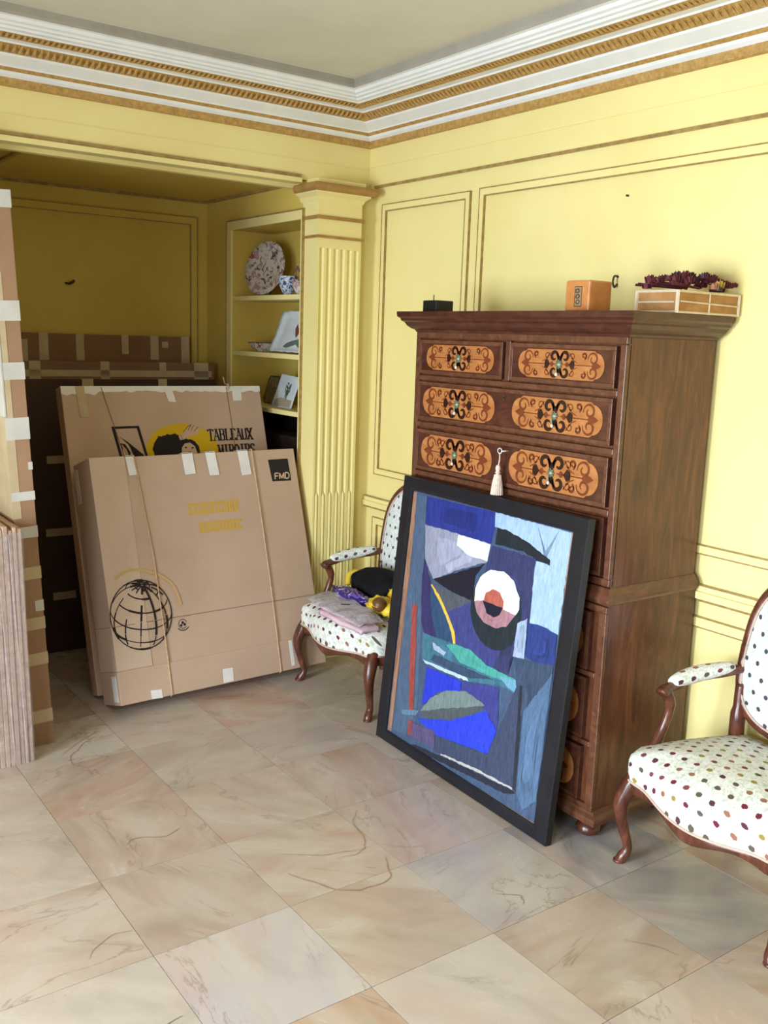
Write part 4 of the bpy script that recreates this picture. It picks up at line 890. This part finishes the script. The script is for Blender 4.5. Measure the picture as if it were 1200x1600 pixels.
pr_ += text('TABLEAUX', .726, 1.180, .250, .058, K, .0088, .0046); pr_ += text('MIROIRS', .772, 1.098, .210, .056, K, .0088, .0046)
colmesh('printed_panel', pr_, lambda u, v, d_: (u, -T_-.0004-d_, v), M['print'], e, .00003)
# ---- three big flat cartons at the back of the alcove, with paper tape
def flat(p, label, tapes, mat='card_dark'):
    q = carton('flat_carton', label, p, M[mat])
    for (u0, u1, v0, v1), ov in tapes: strip('paper_tape', [(u0, v1), (u1, v1), (u1, v0), (u0, v0)], p[6]+.0006, M['tape_tan'], q, over=p[5] if ov else None)
    return q
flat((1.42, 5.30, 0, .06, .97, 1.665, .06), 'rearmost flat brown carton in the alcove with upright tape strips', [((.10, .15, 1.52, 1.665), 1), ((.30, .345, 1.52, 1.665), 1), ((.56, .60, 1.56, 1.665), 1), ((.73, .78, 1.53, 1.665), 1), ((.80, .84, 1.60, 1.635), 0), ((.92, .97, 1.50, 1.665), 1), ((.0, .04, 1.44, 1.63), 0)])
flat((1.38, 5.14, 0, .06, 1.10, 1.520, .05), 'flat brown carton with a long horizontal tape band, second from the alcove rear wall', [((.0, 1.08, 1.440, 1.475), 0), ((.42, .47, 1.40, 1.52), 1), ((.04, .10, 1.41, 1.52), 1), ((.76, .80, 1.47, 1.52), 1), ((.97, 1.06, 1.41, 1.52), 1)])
flat((1.34, 4.98, 0, .06, 1.06, 1.435, .06), 'flat carton coloured dark for alcove shade, standing just behind the TABLEAUX carton', mat='card_shaded', tapes=[((.10, .19, 1.0, 1.04), 0), ((.08, .22, .62, .66), 0), ((.10, .22, .28, .32), 0), ((.30, .36, 1.36, 1.435), 1), ((.72, .77, 1.37, 1.435), 1)])
# ---- tall narrow package at the left with tape bands
e = thing('tall_package', 'tall narrow brown package with white tape bands at the left edge', 'package', None, mat=Matrix.Translation((1.096, 3.80, 0)) @ Matrix.Rotation(-.047, 4, 'Y'))
th = .085
bm = BM(); box(bm, (-th, 0, 0), (0, 1.1, 2.19)); finish('cardboard_body', bm, M['card_mid'], e, bevel=.002)
bm = BM(); box(bm, (-th-.003, -.004, 1.36), (-th+.006, .5, 2.195)); box(bm, (-th-.004, -.005, 2.13), (.003, .3, 2.194)); finish('corner_wrap', bm, M['tape_grey'], e, bevel=.002)
for z, h, m, x0 in ((1.72, .075, 'tape', -th), (1.50, .065, 'tape', -th), (1.27, .085, 'tape', -th), (1.03, .035, 'tape', -th), (.88, .045, 'tape', -th), (.71, .05, 'tape_tan', -th), (.50, .05, 'tape_tan', -th), (.35, .05, 'tape_tan', -th), (.575, .045, 'tape', -.03), (.10, .055, 'tape_tan', -th), (1.15, .03, 'tape', -.012)):
    bm = BM(); box(bm, (x0-.002, -.0022, z), (.0022, .10, z+h)); finish('paper_tape', bm, M['tape_grey' if m == 'tape' else m], e)
bm = BM(); box(bm, (-th-.0025, -.0015, .96), (-th+.03, .3, 1.9)); finish('paper_tape', bm, M['tape_tan'], e)
# ---- bundle of flattened cartons in stretch film
e = thing('carton_bundle', 'film-wrapped bundle of flattened cartons standing at the lower left edge', 'bundle', None, mat=Matrix.Translation((.978, 3.66, 0)) @ Matrix.Rotation(-.022, 4, 'Y'))
rs = random.Random(6); x = 0
for i in range(17):
    tk = rs.uniform(.012, .022)
    bm = BM(); y0 = rs.uniform(0, .007); box(bm, (x-tk+.0015, y0, 0), (x, .46, .955+rs.uniform(-.03, .012))); finish('flattened_carton', bm, M['card_edge'], e, bevel=.003); x -= tk
bm = BM(); n = 44; pts = []
for i in range(n+1):
    u = x*i/n; pts.append((u, -.004-.004*abs(math.sin(i*1.3))-rs.uniform(0, .003)))
ring = [pts + [(x-.004, .2), (x-.004, .465), (.004, .465), (.004, .1)]]
sweep(bm, [[(a+.002*math.sin(z*9+i), b, z) for i, (a, b) in enumerate(ring[0])] for z in (.004, .12, .24, .36, .48, .60, .72, .84, .935)], cap=False)
finish('stretch_film', bm, M['film'], e, True)
for u in (-.032, -.078, -.125, -.165, -.215):
    bm = BM(); tube(bm, [(u-.02+.022*k/9+rs.uniform(-.0015, .0015), -.0115, .93-.92*k/9*(1 if u > -.1 else .8)) for k in range(10)], .0022, 6); finish('film_fold', bm, M['film_heavy'], e, True)
# ================================================================ china on the shelves
SX = 2.63
def shelf_z(k): return (1.908, 1.601, 1.304)[k]
m = Matrix.Translation((2.665, 4.845, 2.068)) @ Matrix.Rotation(math.atan2(-.72, -.70)-PI/2+PI, 4, 'Z')
e = thing('plate', 'round floral porcelain plate standing on the top alcove shelf', 'plate', None, mat=Matrix.Translation((2.645, 4.875, 1.9125)))
bm = BM(); lathe(bm, [(0, .012), (.095, .012), (.105, .006), (.150, -.008), (.152, -.005), (.108, .012), (.098, .018), (0, .018)], seg=40)
R_ = Matrix.Rotation(math.radians(-163), 4, 'Z') @ Matrix.Rotation(math.radians(78), 4, 'Y') @ Matrix.Rotation(PI, 4, 'X')
bmesh.ops.transform(bm, verts=bm.verts, matrix=Matrix.Translation((0, 0, .150)) @ R_)
finish('dish', bm, M['plate'], e, True)
bm = BM(); tube(bm, cat([(-.03, -.05, .003), (.03, .0, .003), (.05, .0, .10), (.03, .0, .003), (.02, .05, .003)], 4), .003, 6); finish('plate_stand', bm, M['steel'], e)
def bowl(x, y, z, r, h, foot, mat, label, rim=None, nm='bowl'):
    e = thing(nm, label, 'bowl', (x, y, z))
    bm = BM(); lathe(bm, [(foot, 0), (foot, .006), (foot*1.05, .010), (r*.80, h*.45), (r*.93, h*.85), (r, h), (r*.97, h), (r*.88, h*.82), (r*.7, h*.4), (0, .012)], seg=28); finish('body', bm, mat, e, True)
    bm = BM(); lathe(bm, [(r*1.005, h-.004), (r*1.02, h), (r*.98, h+.002), (r*.96, h-.003)], seg=28); finish('rim', bm, rim or mat, e, True)
    return e
bowl(2.62, 4.575, 1.908, .056, .098, .026, M['bluewhite'], 'blue and white porcelain bowl in front of the floral plate')
b2_ = bowl(2.61, 4.43, 1.908, .046, .075, .022, M['plate'], 'small floral cup half hidden by the recess frame on the top shelf', nm='cup')
bm = BM(); tube(bm, cat([(.0, .046, .06), (.0, .050, .11), (.0, .03, .145), (.0, .012, .12)], 5), .005, 6); finish('handle', bm, M['darkglaze'], b2_, True)
bowl(2.66, 4.90, 1.601, .095, .050, .05, M['plate'], 'shallow dark-rimmed bowl on the middle alcove shelf', M['darkglaze'])
# square dish with embossed rim, leaning
e = thing('square_dish', 'white square dish painted with a butterfly, propped on the middle shelf', 'dish', None, mat=Matrix.Translation((2.61, 4.76, 1.6015)) @ Matrix.Rotation(-PI/2, 4, 'Z') @ Matrix.Rotation(math.radians(-16), 4, 'X'))
out = []
for i in range(64):
    a = i*2*PI/64; c, s = math.cos(a), math.sin(a); r = 1/max(abs(c), abs(s), .72)
    r *= 1+.018*math.sin(a*16); out.append((.22+.195*c*r*.98+.03*s*0, .115+.115*s*r*.98))
out = [(x-.22*.18*(y/.23)*0+.06*(y/.23), max(y, 0)) for x, y in out]
bm = BM(); bm.loops.layers.uv.verify()
dome(bm, out, lambda x, y, r: (x, -.004-(.018 if r > .8 else 0)*((r-.8)/.2 if r > .8 else 0)-.003*math.sin(x*90)*(r > .9), y), lambda x, y: (x, y), 10)
rim = list(bm.verts)
r0 = bmesh.ops.extrude_face_region(bm, geom=list(bm.faces)); bmesh.ops.translate(bm, verts=[v for v in r0['geom'] if isinstance(v, bmesh.types.BMVert)], vec=(0, .006, 0))
finish('dish_body', bm, M['whiteporc'], e, True)
rd = (.48, .22, .20); gn = (.38, .44, .40)
colmesh('painted_motif', [(rd, [(.235, .10), (.215, .135), (.225, .165), (.245, .14), (.262, .16), (.275, .13), (.262, .10), (.25, .085)]), (gn, [(.14, .035), (.17, .055), (.22, .068), (.29, .080), (.33, .095), (.30, .060), (.24, .040), (.18, .028)]), (gn, [(.27, .05), (.31, .03), (.36, .05), (.33, .07)])], lambda u, v, d_: (u+.06*(v/.23)*.5, -.0046-d_, v), M['print'], e, .0004)
# lowest shelf
e = thing('wire_frame_dish', 'dark wire-rimmed glass dish at the back of the lowest shelf', 'dish', None, mat=Matrix.Translation((2.70, 4.99, 1.304)) @ Matrix.Rotation(-PI/2-.2, 4, 'Z') @ Matrix.Rotation(-.25, 4, 'X'))
rp = [(.02, .0), (.19, .0), (.205, .02), (.195, .14), (.18, .155), (.03, .155), (.01, .14), (.0, .02)]
bm = BM(); tube(bm, [(x, 0, z+.006) for x, z in rp+[rp[0]]], .004, 6); finish('wire_rim', bm, M['steel'], e)
bm = BM(); prism(bm, [(x, -.002, z+.006) for x, z in rp], (0, .004, 0)); finish('centre', bm, M['darkglaze'], e)
e = thing('picture_tile', 'upright white tile painted with a green plant on the lowest shelf', 'tile', None, mat=Matrix.Translation((2.62, 4.735, 1.304)) @ Matrix.Rotation(-PI/2-.05, 4, 'Z') @ Matrix.Rotation(-.22, 4, 'X'))
bm = BM(); prism(bm, [(.0, -.006, 0), (.235, -.006, 0), (.275, -.006, .175), (.05, -.006, .185)], (0, .006, 0)); finish('tile_body', bm, M['whiteporc'], e, bevel=.002)
rl = random.Random(9); pl = [((.42, .34, .27), ribbon([(.13, .02), (.15, .09), (.155, .13)], .006)[0]), ((.42, .34, .27), ribbon([(.15, .08), (.155, .13)], .005)[0]), ((.66, .60, .52), [(.02, .006), (.225, .006), (.232, .045), (.10, .055), (.03, .04)])]
for i in range(22):
    a = rl.uniform(0, 6.28); r = rl.uniform(.005, .05); x, y = .155+r*math.cos(a)*1.1, .098+r*math.sin(a); q = rl.uniform(.009, .017); b = rl.uniform(0, 6.28)
    pl.append((rl.choice([(.30, .42, .34), (.38, .48, .40), (.26, .34, .30), (.46, .36, .32)]), [(x+q*math.cos(b), y+q*math.sin(b)), (x+q*.4*math.cos(b+1.6), y+q*.4*math.sin(b+1.6)), (x-q*math.cos(b), y-q*math.sin(b)), (x-q*.4*math.cos(b+1.6), y-q*.4*math.sin(b+1.6))]))
colmesh('painted_motif', pl, lambda u, v, d_: (u, -.0064-d_, v), M['print'], e, .00015)
# ================================================================ armchairs
def superell(cx, cy, a, b, ex, n=48):
    out = []
    for i in range(n):
        t = i*2*PI/n; c, s = math.cos(t), math.sin(t)
        out.append((cx+a*abs(c)**(2/ex)*(1 if c > 0 else -1), cy+b*abs(s)**(2/ex)*(1 if s > 0 else -1)))
    return out
def seat_outline():
    pts = []
    N = 28
    for i in range(N+1):                                   # front, left to right
        s = -1+2*i/N; a = abs(s)
        y = .235 + .075*(math.cos(a*PI*.92)*.5+.5)*1.0 + .018*math.exp(-((a-.86)/.14)**2)
        pts.append((.325*s, y-(.050*((a-.90)/.10)**2 if a > .90 else 0)))
    for i in range(1, 10): t = i/10; pts.append((.325-.075*t**1.1+.010*math.sin(PI*t), .20-.42*t))
    for i in range(0, 11): t = i/10; pts.append((.250-.50*t, -.225-.020*math.sin(PI*t)))
    for i in range(9, 0, -1): t = i/10; pts.append((-(.325-.075*t**1.1+.010*math.sin(PI*t)), .20-.42*t))
    return pts
SEAT = seat_outline()
def scale_o(o, k): return [(x*k, y*k+.0) for x, y in o]
def make_chair(label):
    t = thing('armchair', label, 'armchair', (0, 0, 0), group=None)
    # upholstered seat
    def zb(x, y):                                           # lower edge of the cover dips between the legs
        if y > .15: return .300-.022*(math.cos(min(1, abs(x)/.325)*PI)*.5+.5)
        return .300
    bm = BM(); uv = bm.loops.layers.uv.verify()
    O = SEAT
    rimz = lambda x, y: .392
    top = dome(bm, scale_o(O, .965), lambda x, y, r: (x, y, .392+.052*(1-r**2.6)), lambda x, y: (x+3, y+3), 10)
    n = len(O); prev = top; pu = [(x*.965+3, y*.965+3) for x, y in O]; s = 0
    lays = [(.990, .383), (1.004, .365), (1.006, .34), (1.000, None)]
    for k, z in lays:
        row = [bm.verts.new((x*k, y*k, zb(x, y) if z is None else z)) for x, y in O]
        dz = {.383: .012, .365: .018, .34: .025}.get(z, .042); nu = []
        for j, (x, y) in enumerate(O):
            l = math.hypot(x, y) or 1; fy = y > .16
            nu.append((pu[j][0]+(0 if fy else x/l*dz), pu[j][1]+(dz if fy else y/l*dz*.3)))
        for j in range(n):
            q = (j+1) % n; f = bm.faces.new((prev[j], row[j], row[q], prev[q]))
            for lp, c in zip(f.loops, (pu[j], nu[j], nu[q], pu[q])): lp[uv].uv = c
        prev, pu = row, nu
    finish('seat', bm, M['fabric'], t, True)
    bm = BM(); tube(bm, [(x*1.006, y*1.006, zb(x, y)+.001) for x, y in O+[O[0]]], .0045, 6); finish('braid', bm, M['gimp'], t, True)
    # shaped rail under the cover
    bm = BM(); outer = []; inner = []
    def zr(x, y):
        a = min(1, abs(x)/.325)
        if y > .15: return .252-.020*math.exp(-(a/.22)**2)+.014*math.exp(-((a-.5)/.2)**2)
        return .262
    rings = []
    for x, y in O:
        z1 = zb(x, y)-.001; z0 = zr(x, y)
        rings.append([Vector((x*.96, y*.96, z1)), Vector((x*1.0, y*1.0, z1)), Vector((x*.995, y*.995, (z0+z1)/2)), Vector((x*.985, y*.985, z0+.006)), Vector((x*.97, y*.97, z0)), Vector((x*.92, y*.92, z0+.003)), Vector((x*.92, y*.92, z1))])
    sweep(bm, rings, closed_path=True, cap=False); finish('seat_rail', bm, M['chairwood'], t, True)
    # cabriole legs
    for sx in (-1, 1):
        p = cat([(sx*.285, .225, .31), (sx*.300, .245, .262), (sx*.312, .262, .20), (sx*.302, .250, .12), (sx*.290, .236, .055), (sx*.297, .250, .020), (sx*.303, .258, .004)], 5)
        r = [a[0] for a in cat([(.030,), (.031,), (.025,), (.0185,), (.0155,), (.019,), (.016,)], 5)]
        bm = BM(); tube(bm, p, r, 12)
        lathe(bm, [(.012, .012), (.019, .010), (.020, .003), (.016, 0)], (sx*.303, .258, 0), 10)
        finish('leg', bm, M['chairwood'], t, True)
        p = cat([(sx*.225, -.195, .31), (sx*.228, -.195, .20), (sx*.230, -.200, .08), (sx*.232, -.208, .0)], 4)
        bm = BM(); tube(bm, p, [.026, .026, .025, .024, .023, .022, .021, .020, .019, .018, .018, .018, .018], 10); finish('leg', bm, M['chairwood'], t, True)
    # back: rake (y) as a function of height
    def by(z): return -.182-.048*(z-.45)/.55
    ol = []
    for i in range(56):
        a = i*2*PI/56; c, s = math.cos(a), math.sin(a); k = 3.2
        x = .238*abs(c)**(2/k)*(1 if c > 0 else -1); z = .712+.255*abs(s)**(2/k)*(1 if s > 0 else -1)
        x *= 1-.13*((z-.5)/.47-.5); z += .022*math.cos(min(1, abs(x)/.24)*PI)*(s > 0)+.0*s
        ol.append((x, z))
    bm = BM(); dome(bm, ol, lambda x, z, r: (x, by(z)+.012+.030*(1-r**3), z), lambda x, z: (x+1, z), 8)
    finish('backrest', bm, M['fabric_back'], t, True)
    bm = BM(); dome(bm, ol, lambda x, z, r: (x, by(z)-.014-.006*(1-r**3), z), lambda x, z: (x+1, z), 4); finish('back_cover', bm, M['fabric_back'], t, True)
    ctr = (0, .712); ro = []
    for x, z in ol+[ol[0]]: ro.append((x*1.055, by(z), ctr[1]+(z-ctr[1])*1.05))
    bm = BM(); tube(bm, ro, .0195, 10, ex=.9)
    for c in (-1, 0, 1): tube(bm, [(c*.02-.02, by(1.0)+.012, .985+.006*(c == 0)), (c*.02+.02, by(1.0)+.012, .985+.006*(c == 0))], [.004, .010], 6)
    finish('back_frame', bm, M['chairwood'], t, True)
    bm = BM(); tube(bm, [(x*1.0, by(z)+.016, z) for x, z in ol+[ol[0]]], .004, 6); finish('back_braid', bm, M['gimp'], t, True)
    for sx in (-1, 1):
        bm = BM(); tube(bm, cat([(sx*.235, -.185, .28), (sx*.234, -.175, .40), (sx*.238, -.180, .50), (sx*.243, -.188, .58)], 4), [.031]*4+[.026]*4+[.020]*5, 10)
        finish('back_post', bm, M['chairwood'], t, True)
        # arm and arm support
        bm = BM(); A = cat([(sx*.250, -.198, .632), (sx*.270, -.12, .620), (sx*.298, -.02, .606), (sx*.305, .06, .592), (sx*.303, .108, .583), (sx*.300, .128, .568)], 5)
        tube(bm, A, [.020]*6+[.018]*9+[.020]*5+[.023]*3+[.026, .024, .016], 10, ex=.85); finish('arm', bm, M['chairwood'], t, True)
        bm = BM(); tube(bm, cat([(sx*.302, .106, .578), (sx*.306, .080, .525), (sx*.312, .085, .47), (sx*.316, .115, .40), (sx*.312, .165, .335), (sx*.300, .19, .29)], 5), [.019]*6+[.016]*8+[.018]*6+[.022]*6, 10); finish('arm_support', bm, M['chairwood'], t, True)
        bm = BM(); uv = bm.loops.layers.uv.verify()
        Pd = A[3:18]; nP = len(Pd); rad = [.009+.019*math.sin(PI*min(1, max(0, (i+.6)/(nP+.2))))**.45 for i in range(nP)]
        vr = tube(bm, [(a, b, c+.014) for a, b, c in Pd], rad, 12, ex=1.0)
        bm.verts.index_update()
        for f in bm.faces:
            for l in f.loops:
                v = l.vert.co; l[uv].uv = (v.y+.5+sx*.013, (v.z-.6)+v.x+.5)
        finish('arm_pad', bm, M['fabric'], t, True)
    return t
c1 = make_chair('open armchair heaped with cushion and packages between carton and painting')
c2 = copy_tree(c1)
c1.location = (2.598, 3.615, 0); c1.rotation_euler = (0, 0, PI/2); c1['group'] = 'thistle pattern armchairs'
c2.location = (2.618, 1.572, 0); c2.rotation_euler = (0, 0, math.radians(84)); c2['group'] = 'thistle pattern armchairs'
c2['label'] = 'empty thistle-patterned open armchair at the right edge beside the walnut chest'
# ================================================================ things on the left armchair (world coordinates)
def blob(bm, c, rx, ry, rz, seg=20, rings=10, seed=1, amp=.08, flat=None, mi=0, fr=3.0):
    from mathutils import noise
    vr = []; rows = []
    for i in range(rings+1):
        th_ = PI*i/rings; row = []
        for j in range(seg):
            ph = 2*PI*j/seg; d = Vector((math.sin(th_)*math.cos(ph), math.sin(th_)*math.sin(ph), math.cos(th_)))
            k = 1+amp*noise.noise(d*fr+Vector((seed, seed*.7, 0)))*2
            p = Vector((d.x*rx*k, d.y*ry*k, d.z*rz*k))
            if flat is not None: p.z = max(p.z, -flat)
            row.append(p+Vector(c))
        rows.append(row)
    sweep(bm, rows, cap=True, mi=mi)
t = thing('cushion', 'black rounded cushion with a yellow stripe lying on the left armchair', 'cushion', (2.635, 3.64, .44))
bm = BM(); blob(bm, (0, 0, .072), .115, .215, .085, 28, 14, 3, .05, .060); finish('pad', bm, M['black'], t, True)
bm = BM(); tube(bm, cat([(-.09, .165, .055), (-.06, .20, .095), (-.0, .21, .105), (.05, .20, .07)], 5), .014, 8, ex=.5); finish('yellow_stripe', bm, M['yellowcloth'], t, True)
t = thing('soft_toy', 'yellow satin soft toy with a brown round nose beside the black cushion', 'toy', (2.50, 3.43, .45))
bm = BM(); blob(bm, (0, .02, .035), .075, .07, .038, 20, 10, 9, .22, .030)
blob(bm, (.0, -.05, .030), .05, .05, .034, 16, 8, 4, .25, .028); blob(bm, (.06, .0, .085), .03, .04, .028, 14, 8, 2, .2)
prism(bm, [(-.06, .03, .045), (-.10, -.01, .060), (-.085, -.06, .055), (-.03, -.03, .05)], (.01, 0, .012)); finish('body', bm, M['yellowcloth'], t, True)
bm = BM(); blob(bm, (-.055, -.035, .060), .036, .036, .034, 16, 10, 1, .0); finish('nose', bm, M['brownball'], t, True)
t = thing('foil_bag', 'shiny purple patterned bag in front of the black cushion', 'bag', (2.468, 3.62, .445))
bm = BM(); blob(bm, (0, .04, .034), .050, .145, .036, 26, 12, 6, .20, .028, fr=4.5); finish('bag_body', bm, M['purple'], t, True)
t = thing('folded_paper_packet', 'pink packet in clear wrap on the front of the left armchair seat', 'packet', (2.345, 3.53, .442))
bm = BM(); rp_ = random.Random(4)
def sheet(bm, x0, x1, y0, y1, z, th_, nx=10, ny=16, amp=.005, sk=0.0):
    from mathutils import noise
    rows = []
    for i in range(nx+1):
        row = []
        for j in range(ny+1):
            u, v = x0+(x1-x0)*i/nx, y0+(y1-y0)*j/ny
            fx_, fy_ = abs(2.598-(u+2.345+sk*(v-y0)))/.305, abs(v+3.53-3.615)/.315; rr_ = max(fx_, fy_)
            h = -.052*min(1.2, rr_)**2.6 + .5*amp + amp*noise.noise(Vector((u*14, v*14, z*40)))*1.6
            row.append((u+sk*(v-y0), v, z+h))
        rows.append(row)
    up = [[bm.verts.new((a, b, c+th_)) for a, b, c in r] for r in rows]; dn = [[bm.verts.new(p) for p in r] for r in rows]
    for i in range(nx):
        for j in range(ny):
            bm.faces.new((up[i][j], up[i+1][j], up[i+1][j+1], up[i][j+1])); bm.faces.new((dn[i][j], dn[i][j+1], dn[i+1][j+1], dn[i+1][j]))
    for i in range(nx): bm.faces.new((up[i][0], dn[i][0], dn[i+1][0], up[i+1][0])); bm.faces.new((up[i][ny], up[i+1][ny], dn[i+1][ny], dn[i][ny]))
    for j in range(ny): bm.faces.new((up[0][j], up[0][j+1], dn[0][j+1], dn[0][j])); bm.faces.new((up[nx][j], dn[nx][j], dn[nx][j+1], up[nx][j+1]))
sheet(bm, -.040, .06, -.20, .17, .004, .018, sk=.02); finish('lower_packet', bm, M['pink'], t, True)
bm = BM(); sheet(bm, -.030, .07, -.17, .19, .030, .012, sk=.02); finish('upper_packet', bm, M['pink'], t, True)
bm = BM(); prism(bm, [(.0, .02, .0405), (.03, .00, .0405), (.032, .012, .0405), (.002, .034, .0405)], (0, 0, .003)); finish('dark_label', bm, M['steel'], t)
bm = BM(); sheet(bm, -.050, .075, -.21, .27, .050, .002, 22, 44, .008, .02); finish('clear_wrap', bm, M['film_heavy'], t, True)
